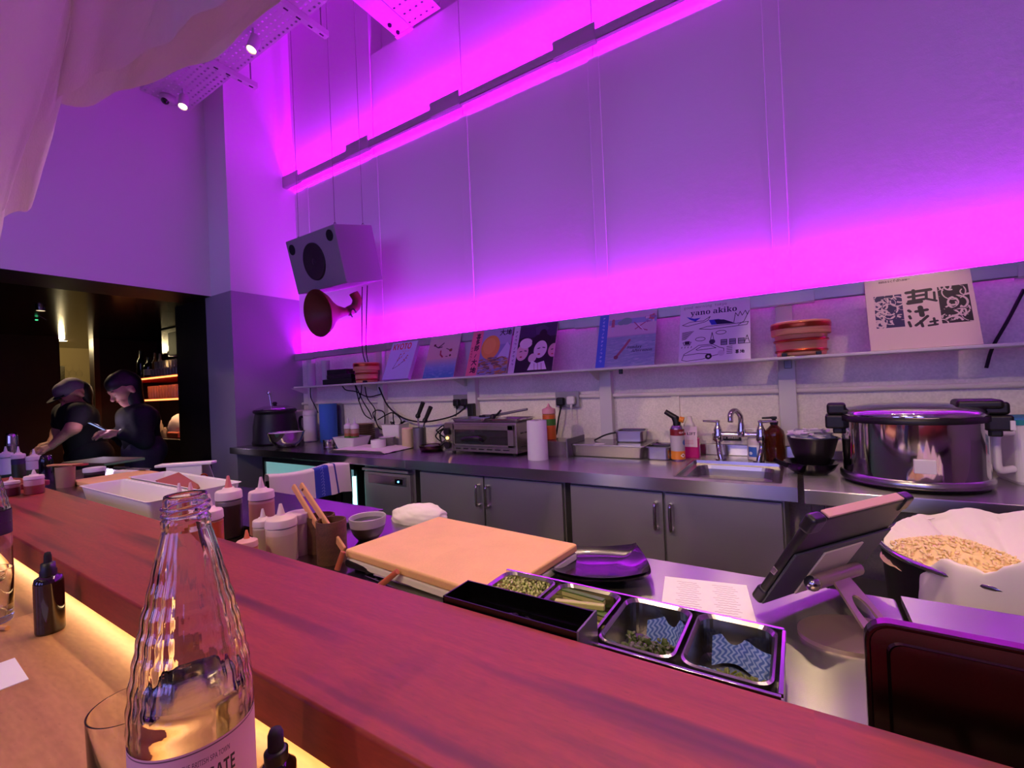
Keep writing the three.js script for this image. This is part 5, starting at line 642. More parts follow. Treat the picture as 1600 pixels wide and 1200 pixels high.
// pans in their frame, black box, paper
{ const P0 = onY(835, 893, TOP + 0.06), P1 = onY(1220, 990, TOP + 0.06), P2 = onY(1205, 1078, TOP + 0.06), rimY = TOP + 0.06;
  const z0 = onY(835, 893, rimY).z, zE = onY(1220, 990, rimY).z, z1 = onY(1205, 1078, rimY).z, x1 = onY(1220, 990, rimY).x, xs = [onY(770, 905, rimY).x, onY(880, 905, rimY).x, onY(975, 935, rimY).x, onY(1086, 962, rimY).x, x1];
  const zf = (z0 + zE) / 2, D = z1 - zf; const fr = thing('pan_frame', 'steel frame holding four small pans behind the bar', 'frame', V(0, 0, 0));
  mesh('frame_rim', [rspan(xs[0] - 0.004, x1 + 0.004, rimY - 0.006, rimY - 0.001, zf - 0.006, zf - 0.001, 0.001), rspan(xs[0] - 0.004, x1 + 0.004, rimY - 0.006, rimY - 0.001, z1 + 0.001, z1 + 0.006, 0.001), rspan(x1 + 0.001, x1 + 0.006, rimY - 0.006, rimY - 0.001, zf, z1, 0.001)], M.chrome, fr);
  mesh('frame_side', [span(x1 + 0.001, x1 + 0.003, TOP, rimY - 0.004, zf, z1), span(xs[0] - 0.004, x1, TOP, rimY - 0.006, z1 + 0.002, z1 + 0.004), span(xs[0] - 0.004, x1, TOP, rimY - 0.006, zf - 0.004, zf - 0.002)], M.steelSoft, fr);
  const labels = ['small steel pan of chopped green onion', 'small steel pan of cucumber sticks', 'small steel pan with blue cloth and a heap of green herbs', 'small steel pan with blue cloth and few herbs at the frame end'], pans = [];
  for (let i = 0; i < 4; i++) { const w = xs[i + 1] - xs[i] - 0.006, t = thing('herb_pan', labels[i], 'pan', V((xs[i] + xs[i + 1]) / 2, TOP + 0.002, (zf + z1) / 2)); mesh('pan_shell', panShape(w, D - 0.004, 0.058, 0.018, 0.005, 0.001, 0.93), S(0xb4b0ae, 0.24, { metalness: 1 }), t); pans.push([t, w]); }
  // chopped onion
  { const [t, w] = pans[0]; const geos = []; for (let i = 0; i < 900; i++) { const s = rnd(0.0018, 0.0034), g = new THREE.CylinderGeometry(s, s, 0.0035, 6, 1, true); at(g, rnd(-0.44, 0.44) * w, 0.034 + rnd(0, 0.014), rnd(-0.44, 0.44) * D, rnd(0, 3), 0, rnd(0, 3)); geos.push(g); } const o = single('chopped_onion', [rbox(w * 0.9, 0.034, D * 0.9, 0.006, 0, 0.017, 0), ...geos], S(0xb4bc78, 0.6, { side: THREE.DoubleSide }), 'chopped pale green onion filling its steel pan', 'food', t.position.clone().add(V(0, 0.004, 0))); o.userData.kind = 'stuff'; }
  { const [t, w] = pans[1]; const flesh = S(0xb7b878, 0.5), skin = S(0x4a6a2a, 0.5); for (let i = 0; i < 19; i++) { const c = thing('cucumber_stick', 'cut cucumber stick lying in the steel pan', 'cucumber', t.position.clone().add(V(rnd(-0.02, 0.02), 0.016 + Math.floor(i / 5) * 0.0105, -D * 0.38 + (i % 5) * D * 0.18)), rnd(-0.25, 0.25), 'cucumber sticks in the pan'); const L = w * rnd(0.7, 0.82); mesh('flesh', rbox(L, 0.009, 0.009, 0.002), flesh, c); mesh('skin', rbox(L * 0.99, 0.003, 0.0095, 0.001, 0, i % 2 ? 0.0045 : -0.0035, 0), skin, c); } }
  const wave = S(0xffffff, 0.95, { side: THREE.DoubleSide, map: art(256, 256, (x, w, h) => { x.fillStyle = '#8fa8dc'; x.fillRect(0, 0, w, h); x.strokeStyle = '#4a68b4'; x.lineWidth = 11; for (let i = -1; i < 12; i++) { x.beginPath(); for (let y = -10; y <= h + 10; y += 6) x.lineTo(i * 24 + 8 * Math.sin(y / 11), y); x.stroke(); } }) }), leaf = S(0x3a4c14, 0.55), leaf2 = S(0x56661c, 0.5);
  for (const i of [2, 3]) { const [t, w] = pans[i]; const base = t.position.clone();
    single('blue_wipe', thicken(sheet((u, v) => [((i === 2 ? -0.12 : -0.3) + (i === 2 ? 0.56 : 0.72) * u) * w, 0.006 + (i === 2 ? 0.036 : 0.03) * v + 0.003 * fbm(u * 5, v * 5, i, 2), -D * 0.26 - 0.018 * v + 0.014 * Math.sin(u * 5 + i)], 24, 12), 0.001), wave, i === 2 ? 'blue wavy cloth in the pan with the heap of herbs' : 'blue wavy cloth in the pan with few herbs', 'cloth', base);
    single('blue_wipe', thicken(sheet((u, v) => [(-0.42 + (i === 2 ? 0.3 : 0.6) * u) * w, 0.006 + 0.012 * v + 0.004 * fbm(u * 5, v * 5, i + 4, 2), D * (0.36 - 0.4 * v)], 14, 10), 0.001), wave, i === 2 ? 'folded blue wavy cloth under the heap of herbs' : 'folded blue wavy cloth under the few herbs', 'cloth', base);
    const geos = [], n = i === 2 ? 420 : 200; for (let k = 0; k < n; k++) { const g = new THREE.SphereGeometry(rnd(0.0035, 0.007), 5, 4).scale(1, 0.35, 0.7); const hx = i === 2 ? rnd(-0.25, 0.4) : rnd(-0.15, 0.42), up = i === 2 ? 0.034 * (1 - Math.abs(hx - 0.02)) : 0.01; at(g, hx * w, 0.016 + rnd(0, up), rnd(0.0, 0.38) * D, rnd(-1, 1), rnd(0, 6), rnd(-1, 1)); geos.push(g); } for (let k = 0; k < 14; k++) geos.push(bar([rnd(-0.2, 0.3) * w, 0.02, rnd(0, 0.3) * D], [rnd(-0.2, 0.4) * w, 0.03, rnd(0, 0.35) * D], 0.0012)); const o = single('green_herbs', geos, i === 2 ? leaf : leaf2, i === 2 ? 'heap of dark green herbs in the pan with blue cloth' : 'few green herbs in the end pan with blue cloth', 'herbs', base); o.userData.kind = 'stuff'; }
  // black box on the counter against the bar
  const b0 = onY(690, 932, BAR_TOP + 0.006), b1 = onY(920, 966, BAR_TOP + 0.006), bz0 = onY(730, 906, BAR_TOP + 0.006).z, bx = thing('black_tray_box', 'open black box between the bar and the pan of green onion', 'box', V(0, 0, 0)); const X0 = b0.x, X1 = b1.x, Z0 = bz0, Z1 = BAR_BACK - 0.004, Y1 = BAR_TOP + 0.006;
  mesh('box_wall', [span(X0, X1, TOP, Y1, Z0, Z0 + 0.002), span(X0, X1, TOP, Y1, Z1 - 0.002, Z1), span(X0, X0 + 0.002, TOP, Y1, Z0, Z1), span(X0, X1, TOP, TOP + 0.003, Z0, Z1)], M.blackGloss, bx); mesh('steel_end', rspan(X1, X1 + 0.003, TOP, Y1 + 0.002, Z0, Z1, 0.001), M.steelDark, bx); mesh('steel_bracket', span((X0 + X1) / 2 + 0.01, (X0 + X1) / 2 + 0.014, TOP + 0.01, TOP + 0.04, Z0 + 0.002, Z0 + 0.03), M.steelDark, bx);
  const p = [[1045, 902], [1173, 916], [1195, 978], [1045, 945]].map(q => onY(q[0], q[1], TOP)); const W = p[1].distanceTo(p[0]); const ang = Math.atan2(-(p[1].z - p[0].z), p[1].x - p[0].x);
  single('order_sheet', new THREE.BoxGeometry(W, 0.0012, 0.2), S(0xffffff, 0.9, { map: art(256, 350, (x, w, h) => { x.fillStyle = '#f0ecee'; x.fillRect(0, 0, w, h); x.strokeStyle = '#7a7078'; x.lineWidth = 1.6; for (const c of [40, 150]) for (let i = 0; i < 14; i++) { x.beginPath(); let a = c + (i % 3) * 6; x.moveTo(a, 30 + i * 15); for (let k = 0; k < 9 + (i * 5) % 5; k++) { a += 7; x.lineTo(a, 30 + i * 15 + ((k * 7 + i * 3) % 5) - 2); } x.stroke(); } }) }), 'white sheet with handwritten columns on the prep counter', 'paper', V((p[0].x + p[1].x) / 2 + 0.012, TOP + 0.0008, (p[0].z + p[1].z) / 2 + 0.1), ang); }
// tablet on its stand
{ const BL = V(-0.074, 0.895, 1.659), TL = V(0.008, 1.053, 1.714), ex = V(0.56, 0, -0.83).normalize(), ey = TL.clone().sub(BL).normalize(), ez = V().crossVectors(ex, ey).normalize(), t = thing('tablet', 'black tablet on a pale metal stand, seen from behind', 'tablet'); t.matrixAutoUpdate = true; const W = 0.252, H = 0.186;
  t.position.copy(BL).addScaledVector(ex, W / 2).addScaledVector(ey, H / 2); t.quaternion.setFromRotationMatrix(new THREE.Matrix4().makeBasis(ex, ey, ez));
  mesh('case', rbox(W, H, 0.014, 0.006), S(0x101014, 0.4), t); mesh('screen', box(W - 0.02, H - 0.02, 0.001, 0, 0, -0.0072), M.blackGloss, t);
  for (const [x, y] of [[-1, 1], [1, 1], [-1, -1], [1, -1]]) mesh('corner_bumper', rbox(0.03, 0.03, 0.019, 0.006, x * (W / 2 - 0.013), y * (H / 2 - 0.013), 0), S(0x1a1a22, 0.3), t);
  mesh('edge_trim', rbox(W - 0.06, 0.004, 0.0145, 0.0015, 0, H / 2 + 0.001, 0), S(0xc89a94, 0.4), t);
  mesh('back_plate', rbox(W * 0.98, H * 0.62, 0.004, 0.0015, 0, -H * 0.18, 0.0095), S(0x3c3e4c, 0.45), t); mesh('mount_plate', rbox(0.1, 0.1, 0.003, 0.001, 0.0, -H * 0.2, 0.013), S(0xcfc2b8, 0.4), t); mesh('button', rbox(0.004, 0.012, 0.008, 0.001, -W / 2 - 0.001, -H * 0.12, 0), M.steelSoft, t);
  const st = thing('tablet_stand', 'pale metal stand with a slotted arm under the black tablet', 'stand'); const pale = S(0xb8a49c, 0.36, { metalness: 0.75 }); scene.updateMatrixWorld(true);
  const hinge = t.localToWorld(V(0.0, -H * 0.2, 0.028)), foot = onY(1372, 985, TOP + 0.01); const h2 = ex.clone().multiplyScalar(0.055);
  mesh('hinge', bar(hinge.clone().sub(h2), hinge.clone().add(h2), 0.011), pale, st); mesh('hinge_knob', [at(new THREE.SphereGeometry(0.012, 12, 8), hinge.x - ex.x * 0.062, hinge.y, hinge.z - ex.z * 0.062)], M.chrome, st);
  // arm: a slab with a long oval slot
  const up = hinge.clone().sub(foot), L = up.length(), s = new THREE.Shape([[-0.026, 0], [0.026, 0], [0.018, L], [-0.018, L]].map(p => new THREE.Vector2(...p))), o = new THREE.Path(); o.absellipse(0, L * 0.27, 0.013, 0.03, 0, Math.PI * 2, true); s.holes.push(o);
  const g = new THREE.ExtrudeGeometry(s, { depth: 0.004, bevelEnabled: false }), ay = up.clone().normalize(), az = V().crossVectors(ex, ay).normalize(), ax = V().crossVectors(ay, az); g.applyMatrix4(new THREE.Matrix4().makeBasis(ax, ay, az).setPosition(foot)); mesh('arm', g, pale, st);
  const bs = new THREE.CylinderGeometry(0.075, 0.075, 0.006, 48); bs.scale(1, 1, 0.72); at(bs, foot.x - 0.03, TOP + 0.003, foot.z + 0.015, 0, 0.5, 0); mesh('base_plate', bs, pale, st); }
// shiny oven tray standing behind the bar
{ const z = 1.93, a = onZ(1352, 985, z), b = onZ(1600, 1040, z), W = 0.36, Hh = a.y + 0.005 - TOP, t = thing('upright_tray', 'dark polished tray standing on edge behind the bar', 'tray', V(a.x + W / 2, TOP, z - 0.01), -0.02); const ring = (w, h, r, d) => [w, h, r, d];
  const g = loft([[W, Hh, 0.022, -0.012], [W, Hh, 0.022, 0], [W - 0.003, Hh - 0.003, 0.021, 0.0018], [W - 0.007, Hh - 0.007, 0.02, 0.0015], [W - 0.01, Hh - 0.01, 0.018, 0], [W - 0.034, Hh - 0.034, 0.012, 0], [W - 0.037, Hh - 0.037, 0.012, 0.0018], [W - 0.04, Hh - 0.04, 0.012, 0]], true, true); g.rotateX(Math.PI / 2); g.translate(0, Hh / 2 + 0.001, 0);
  const m = mesh('tray_sheet', g, S(0x5a4640, 0.22, { metalness: 1 }), t); }
// lined rice tub in the aisle
{ const c = V(0.4, 0.0, 1.08), r = 0.25, Y = 0.845, t = thing('rice_tub', 'black tub with a steel rim lined with white cloth', 'tub', c); mesh('tub_shell', lathe([[0, 0.42], [r * 0.8, 0.42], [r * 0.86, 0.45], [r * 0.98, Y - 0.02], [r, Y], [r * 0.97, Y], [r * 0.9, 0.5], [0, 0.5]], 56), S(0x151010, 0.35), t); mesh('steel_rim', at(new THREE.TorusGeometry(r, 0.006, 8, 64), 0, Y, 0, Math.PI / 2), M.chrome, t); mesh('trolley_stand', [bar([-0.14, 0, -0.14], [-0.14, 0.43, -0.14], 0.012), bar([0.14, 0, -0.14], [0.14, 0.43, -0.14], 0.012), bar([-0.14, 0, 0.14], [-0.14, 0.43, 0.14], 0.012), bar([0.14, 0, 0.14], [0.14, 0.43, 0.14], 0.012), span(-0.16, 0.16, 0.4, 0.42, -0.16, 0.16)], M.steelDark, t);
  const top = (x, z) => Y - 0.02 + 0.045 * Math.exp(-((x + 0.12) ** 2 + (z - 0.02) ** 2) / 0.008);
  const rice = single('cooked_rice', sheet((u, v) => { const a = u * Math.PI * 2, q = v * 0.13, x = -0.12 + Math.cos(a) * q, z = 0.02 - Math.sin(a) * q; return [x, top(x, z) - 0.02 * v ** 4 + 0.012 * fbm(x * 60, z * 60, 2, 3), z]; }, 60, 26), S(0xe9cf94, 0.7), 'mound of cooked rice in the cloth lined tub', 'rice', c); rice.userData.kind = 'stuff';
  const grain = new THREE.SphereGeometry(0.0035, 5, 4).scale(1.6, 0.8, 0.8), gs = []; for (let i = 0; i < 500; i++) { const a = rnd(0, 6.28), q = Math.sqrt(rnd()) * 0.11, x = -0.12 + Math.cos(a) * q, z = 0.02 + Math.sin(a) * q; gs.push(at(grain.clone(), c.x + x, top(x, z) + 0.003, c.z + z, rnd(0, 3), rnd(0, 3), rnd(0, 1))); } const go = single('rice_grains', gs, S(0xf0d8a0, 0.6), 'loose rice grains on the mound in the lined tub', 'rice'); go.userData.kind = 'stuff';
  single('lining_cloth', thicken(sheet((u, v) => { // lies inside, stands up at the back, falls over the rim on the right
    const a = u * Math.PI * 2, ca = Math.cos(a), sa = Math.sin(a), right = Math.max(0, Math.cos(a + 1.0)) ** 0.6, back = Math.max(0, sa), front = Math.max(0, -Math.sin(a + 0.35)); const fold = 0.014 * Math.sin(a * 11 + v * 3) + 0.045 * fbm(ca * 4, sa * 4, v * 3, 4); let q, y;
    const lift = 0.012 + 0.03 * back + 0.07 * right - 0.03 * front * (1 - right) - 0.02 * Math.max(0, -ca);
    if (v < 0.5) { const k = v / 0.5; q = r * (0.25 + 0.7 * k); y = Y - 0.045 + (0.045 + lift) * k * k + fold * k; } else { const k = (v - 0.5) / 0.5; q = r * (0.95 + 0.02 * k + 0.2 * right * k + 0.05 * right) + (fold + 0.022 * Math.sin(a * 17 + 2 * fbm(ca * 2, sa * 2, v, 2))) * k * (0.15 + 0.85 * right) - 0.012 * (1 - right) * k; const drop = 0.42 * right * k * k - 0.02 * right * Math.sin(k * 3); y = Y + lift - drop + fold * (1 - 0.4 * k) * (0.4 + 0.6 * right) - 0.02 * k * (1 - right); } return [ca * q, y, -sa * q]; }, 170, 60), 0.002), M.cloth, 'white muslin lining draped over the rim of the rice tub', 'cloth', c); }
// towel over the open cooler door
{ const y = TOP - 0.075, x0 = onZ(540, 722, 0.64), cool = V(-3.5 + 1.06, 0, 0.63), dir = V(-Math.cos(1.38), 0, Math.sin(1.38)); const tw = S(0xffffff, 0.95, { side: THREE.DoubleSide, map: art(512, 512, (x, w, h) => { x.fillStyle = '#ece2da'; x.fillRect(0, 0, w, h); x.fillStyle = '#3346a8'; x.fillRect(150, 0, 92, h); x.fillStyle = '#ece2da'; x.fillRect(150, 236, 92, 14); x.fillStyle = '#3b3f8e'; x.fillRect(96, 0, 12, h); x.strokeStyle = '#8a94d0'; x.lineWidth = 3; for (let i = 0; i < 24; i++) { x.beginPath(); x.arc(196, 12 + i * 21, 8, 0, 4.5); x.stroke(); } }) });
  single('striped_towel', thicken(sheet((u, v) => { const s = (v - 0.55) * 0.52, l = 0.02 + 0.47 * u, out = Math.abs(s) < 0.03 ? s : Math.sign(s) * (0.03 + 0.05 * Math.min(1, Math.abs(s) * 3)), dy = Math.abs(s) < 0.03 ? 0.018 : 0.018 - (Math.abs(s) - 0.03) * 0.85 + 0.012 * fbm(u * 5, v * 6, 3, 3); const n = V(Math.sin(1.38), 0, Math.cos(1.38)); const p = cool.clone().addScaledVector(dir, l).addScaledVector(n, 0.018 + out + 0.01 * Math.sin(u * 12 + v * 5)); return [p.x, y + dy + 0.01 * Math.sin(u * 7) + 0.012, p.z]; }, 50, 50), 0.002), tw, 'white towel with a blue stripe draped over the open cooler door', 'towel'); }

// ---------------------------------------------------------------- on the bar and the guest table
{ // water bottle
  const k = V(-0.414, TABLE, 2.328), t = thing('water_bottle', 'open glass water bottle with a pink label on the guest table', 'bottle', k), R = 0.041, H = 0.318, KY = 1.06;
  const prof = [[0, 0.004], [R * 0.8, 0.0], [R * 0.96, 0.006], [R, 0.02], [R, 0.11], [R, 0.125], [R, 0.15], [0.039, 0.17], [0.0355, 0.19], [0.031, 0.213], [0.0255, 0.236], [0.021, 0.256], [0.0176, 0.27], [0.016, 0.276], [0.0166, 0.278], [0.0166, 0.282], [0.0148, 0.284], [0.0148, 0.296], [0.014, H]];
  const dense = l => { const o = []; for (let i = 0; i < l.length - 1; i++) { const n = Math.max(1, Math.ceil((l[i + 1][1] - l[i][1]) / 0.0022)); for (let k = 0; k < n; k++) o.push([l[i][0] + (l[i + 1][0] - l[i][0]) * k / n, l[i][1] + (l[i + 1][1] - l[i][1]) * k / n]); } o.push(l[l.length - 1]); return o; };
  prof.forEach((q, i) => { q[1] = i === prof.length - 1 ? H : q[1] * KY; });
  const out = dense(prof), inn = dense(prof.slice(1)).map(([r, y]) => [Math.max(0.001, r - 0.0026), y < 0.02 ? y + 0.006 : y]).reverse(); const g = lathe([...out, ...inn, [0, 0.012]], 112);
  // diamond cut relief above the label
  const p = g.attributes.position; for (let i = 0; i < p.count; i++) { const x = p.getX(i), y = p.getY(i), z = p.getZ(i), q = Math.hypot(x, z); if (y > 0.136 && y < 0.275 && q > 0.004) { const a = Math.atan2(z, x), e = 0.0009 * Math.sin(a * 11 + y * 190) * Math.sin(a * 11 - y * 190) * Math.min(1, (y - 0.136) * 60) * Math.min(1, (0.275 - y) * 25); const s = (q + e) / q; p.setX(i, x * s); p.setZ(i, z * s); } } g.computeVertexNormals();
  mesh('glass_shell', g, M.glass, t);
  const prof2 = [[0, 0.0125], [R * 0.8, 0.0128], ...prof.filter(([r, y]) => y >= 0.02 && y <= 0.165).map(([r, y]) => [r - 0.0046, y]), [R * 0.86, 0.168], [0, 0.168]]; mesh('water', lathe(prof2, 64), M.water, t);
  const lt = art(1400, 400, (x, w, h) => { x.fillStyle = '#d4a2b0'; x.fillRect(0, 0, w, h); x.strokeStyle = '#6a4a58'; x.lineWidth = 4; line(x, [[0, 8], [w, 8]]); x.stroke(); x.fillStyle = '#2a1a24'; x.textAlign = 'right'; x.font = 'bold 64px sans-serif'; x.fillText('HARROGATE', 965, 118); x.font = '22px sans-serif'; x.fillText('THE BRITISH SPA TOWN', 935, 52); x.font = '34px serif'; x.fillText('spring water', 900, 180); });
  mesh('label', at(new THREE.CylinderGeometry(R * 1.006, R * 1.006, 0.098, 80, 1, true, -1.2, 4.4), 0, 0.092, 0), S(0xffffff, 0.55, { map: lt, side: THREE.DoubleSide }), t);
  mesh('thread_ring', [at(new THREE.TorusGeometry(R * 0.375, 0.0014, 6, 40), 0, 0.304, 0, Math.PI / 2 + 0.06), at(new THREE.TorusGeometry(R * 0.375, 0.0014, 6, 40), 0, 0.3095, 0, Math.PI / 2 + 0.06)], M.glass, t);
  const b2 = thing('water_bottle', 'second glass bottle with a dark band at the table end', 'bottle', onY(-22, 930, TABLE)); mesh('glass_shell', g, M.glass, b2); mesh('dark_label', at(new THREE.CylinderGeometry(R * 1.01, R * 1.01, 0.05, 40, 1, true), 0, 0.15, 0), S(0x1c1418, 0.5, { side: THREE.DoubleSide }), b2); }
function tumbler(label, p, r, h) { const t = thing('glass_tumbler', label, 'glass', p); mesh('glass_wall', lathe([[0, 0], [r * 0.9, 0], [r * 0.94, 0.003], [r, h], [r - 0.0008, h + 0.0008], [r - 0.0018, h], [r * 0.94 - 0.002, 0.012], [0, 0.011]], 56), M.glass, t); }
tumbler('clear glass tumbler behind the big water bottle', onY(222, 1290, TABLE).add(V(-0.03, 0, -0.005)), 0.034, 0.1);
tumbler('clear glass tumbler beside the dropper bottle at the table end', onY(-14, 978, TABLE).add(V(-0.02, 0, 0.0)), 0.034, 0.095);
function dropper(label, px, py, w, hpx) { const k = round(px, py, w, hpx, TABLE), r = k.r, h = k.h, t = thing('dropper_bottle', label, 'bottle', k.p); mesh('bottle_body', lathe([[0, 0], [r * 0.95, 0], [r, 0.004], [r, h * 0.62], [r * 0.9, h * 0.68], [r * 0.5, h * 0.71], [0, h * 0.71]], 36), Ph(0x1a0c06, 0.12, { clearcoat: 0.6 }), t); mesh('collar', lathe([[r * 0.56, h * 0.69], [r * 0.58, h * 0.7], [r * 0.58, h * 0.77], [r * 0.5, h * 0.78], [r * 0.48, h * 0.86], [0, h * 0.87]], 28), M.black, t); mesh('rubber_bulb', lathe([[r * 0.28, h * 0.86], [r * 0.26, h * 0.95], [r * 0.2, h * 0.99], [0, h]], 20), M.rubber, t); }
dropper('brown glass dropper bottle on the guest table beside the paper card', 79, 992, 52, 126);
{ const k = onY(436, 1290, TABLE), r = 0.0165, h = 0.088, t = thing('dropper_bottle', 'black capped dropper bottle in front of the bar beside the water bottle', 'bottle', k); mesh('bottle_body', lathe([[0, 0], [r * 0.95, 0], [r, 0.004], [r, h * 0.6], [r * 0.5, h * 0.7], [0, h * 0.7]], 32), Ph(0x1a0c06, 0.12, { clearcoat: 0.6 }), t); mesh('collar', lathe([[r * 0.6, h * 0.66], [r * 0.62, h * 0.78], [r * 0.5, h * 0.8], [0, h * 0.82]], 28), M.black, t); mesh('rubber_bulb', lathe([[r * 0.42, h * 0.8], [r * 0.4, h * 0.95], [r * 0.3, h * 1.0], [0, h * 1.01]], 20), M.rubber, t); }
{ const p = onY(45, 1062, TABLE), e = onY(10, 1009, TABLE).sub(p), W = 0.15, D = 0.1, ang = Math.atan2(-e.x, -e.z), c = V(-W / 2, 0, -D / 2).applyAxisAngle(V(0, 1, 0), ang).add(p); single('paper_card', box(W, 0.0012, D), S(0xe6e2ee, 0.8), 'white paper card lying on the guest table', 'card', V(c.x, TABLE + 0.0008, c.z), ang);
  const cs = onY(5, 985, TABLE); single('chopstick', bar(V(cs.x - 0.12, TABLE + 0.004, cs.z + 0.05), V(cs.x + 0.008, TABLE + 0.004, cs.z - 0.004), 0.003, 0.004), M.paleWood, 'pale wooden chopstick end beside the glass tumbler', 'chopstick'); }
// ---------------------------------------------------------------- the bar room beyond the opening
const FAR_X = -8.0, BZ0 = -0.35, BZ1 = 3.4;
{ const red = S(0x2b1513, 0.5), dz0 = onX(147, 600, FAR_X).z, dz1 = onX(95, 600, FAR_X).z;
  struct('ceiling_bar', span(FAR_X - 1.6, -4.66, BAR_CEIL, BAR_CEIL + 0.1, BZ0, BZ1 + 0.2), M.darkGloss);
  struct('wall_bar_far', [span(FAR_X - 0.15, FAR_X, 0, BAR_CEIL, BZ0, dz0), span(FAR_X - 0.15, FAR_X, 0, BAR_CEIL, dz1, BZ1)], red);
  struct('wall_bar_side', span(FAR_X - 1.6, -4.66, 0, BAR_CEIL, BZ0 - 0.1, BZ0), S(0x2a1c1a, 0.5));
  struct('wall_bar_front', span(FAR_X - 1.6, -4.66, 0, BAR_CEIL, BZ1, BZ1 + 0.2), red);
  struct('trim_2', [span(FAR_X, FAR_X + 0.03, 0, BAR_CEIL, dz0 - 0.06, dz0)], S(0x5a3a26, 0.5));
  struct('wall_alcove', [span(FAR_X - 1.6, FAR_X - 1.5, 0, BAR_CEIL, dz0 - 0.8, dz1 + 0.8), span(FAR_X - 1.5, FAR_X - 0.15, 0, BAR_CEIL, dz0 - 0.9, dz0 - 0.8), span(FAR_X - 1.5, FAR_X - 0.15, 0, BAR_CEIL, dz1 + 0.8, dz1 + 0.9)], S(0xb8a070, 0.8));
  single('kitchen_hood', [rspan(FAR_X - 1.4, FAR_X - 0.7, 1.15, 1.82, dz0 + 0.12, dz1 + 0.5, 0.01)], S(0x332c18, 0.5), 'olive brown cabinet in the lit alcove beyond the bar', 'cabinet');
  single('alcove_counter', rspan(FAR_X - 1.3, FAR_X - 0.3, 0.0, 1.12, dz0 - 0.2, dz1 + 0.4, 0.01), S(0x8a6a50, 0.6), 'counter in the lit alcove behind the bending person', 'counter');
  const lp = V(FAR_X - 0.4, BAR_CEIL, dz1 - 0.1), t = thing('alcove_lamp', 'round recessed lamp in the ceiling of the lit alcove', 'lamp', lp); mesh('lamp_ring', at(lathe([[0.05, 0], [0.07, 0], [0.07, -0.01], [0.05, -0.012]], 24), 0, 0, 0), M.white, t); mesh('lamp_disc', cyl(0.05, 0.05, 0.006, 0, -0.01, 0), glow(new THREE.Color().setRGB(1, 0.82, 0.42), 6), t);
  const l = new THREE.PointLight(new THREE.Color().setRGB(1, 0.8, 0.42), 1.4); l.castShadow = true; l.shadow.radius = 2; l.position.set(lp.x, lp.y - 0.05, lp.z); l.name = 'alcove_light'; scene.add(l);
  const gl = lathe([[0.02, 0], [0.002, 0.004], [0.004, 0.06], [0.03, 0.09], [0.034, 0.13], [0.026, 0.16]], 16); 
  for (let i = 0; i < 6; i++) single('stem_glass', gl, M.pane, 'upturned stem glass hanging in the lit alcove', 'glass', V(FAR_X - 0.5, 1.82 - 0.0, dz0 + 0.02 + i * 0.07), 0, 'glasses in the alcove').rotation.x = Math.PI;
  // back bar along the side wall
  const zs = 0.3, s1 = 1.555, s2 = 1.3, x0 = -7.5, x1 = -5.0, orange = new THREE.Color().setRGB(1, 0.16, 0.04);
  for (const [y, what] of [[s1, 'upper'], [s2, 'lower']]) { const sh = thing('lit_shelf', what + ' back bar shelf with a glowing red edge', 'shelf', V((x0 + x1) / 2, y, 0)); mesh('shelf_board', span((x0 - x1) / 2, (x1 - x0) / 2, -0.03, 0, BZ0 + 0.02, zs), S(0xb0402a, 0.4), sh); const m = mesh('lamp_strip', span((x0 - x1) / 2 + 0.1, (x1 - x0) / 2 - 0.1, -0.026, -0.008, zs + 0.0, zs + 0.006), glow(new THREE.Color().setRGB(1, 0.28, 0.07), 3.2), sh); const l2 = new THREE.RectAreaLight(what === 'upper' ? orange : new THREE.Color().setRGB(1, 0.5, 0.26), 40, x1 - x0 - 0.2, 0.02); l2.position.set((x0 + x1) / 2, y - 0.035, zs - 0.03); l2.lookAt((x0 + x1) / 2, y - 1, zs - 0.25); l2.name = 'shelf_light'; scene.add(l2); }
  single('back_counter', [rspan(-7.6, -4.95, 0, 0.845, BZ0 + 0.02, 0.32, 0.006)], S(0x3a2a22, 0.35), 'dark back bar counter below the red lit shelves', 'counter');
  const bottle = (label, x, r, h, c, lab) => { const b = thing('spirit_bottle', label, 'bottle', V(x, s1, 0.18)); mesh('bottle_body', lathe([[0, 0], [r, 0], [r, h * 0.55], [r * 0.8, h * 0.66], [r * 0.34, h * 0.76], [r * 0.32, h * 0.97], [r * 0.38, h], [0, h]], 24), Ph(c, 0.12, { clearcoat: 0.4 }), b); if (lab) mesh('label', at(new THREE.CylinderGeometry(r * 1.01, r * 1.01, h * 0.28, 24, 1, true), 0, h * 0.28, 0), S(lab, 0.6), b); };
  const bx = px => onZ(px, 580, 0.18).x; bottle('tall black bottle on the upper red lit shelf', bx(221), 0.045, 0.36, 0x0c0a10); bottle('dark bottle with a cream label on the upper red lit shelf', bx(233), 0.055, 0.26, 0x140d0a, 0xd0c4a0); bottle('slim amber bottle behind the glasses on the upper shelf', bx(243), 0.035, 0.3, 0x6a4a1c); bottle('slim clear bottle behind the glasses on the upper shelf', bx(251), 0.035, 0.28, 0x8a8478);
  const tum = lathe([[0, 0], [0.032, 0], [0.034, 0.005], [0.036, 0.09], [0.034, 0.09], [0.031, 0.01], [0, 0.01]], 16), gm = Ph(0xd8d0c0, 0.08, { transmission: 0.7, thickness: 0.003 }); 
  for (let r = 0; r < 2; r++) for (let i = 0; i < 13; i++) single('bar_glass', tum, gm, r ? 'bar glass in the upper layer above the red lit shelf' : 'bar glass in the lower layer on the red lit shelf', 'glass', V(bx(247) + i * 0.078 + r * 0.03, s1 + 0.0005 + r * 0.0915, 0.22 - r * 0.03), 0, r ? 'upper layer of bar glasses' : 'lower layer of bar glasses');
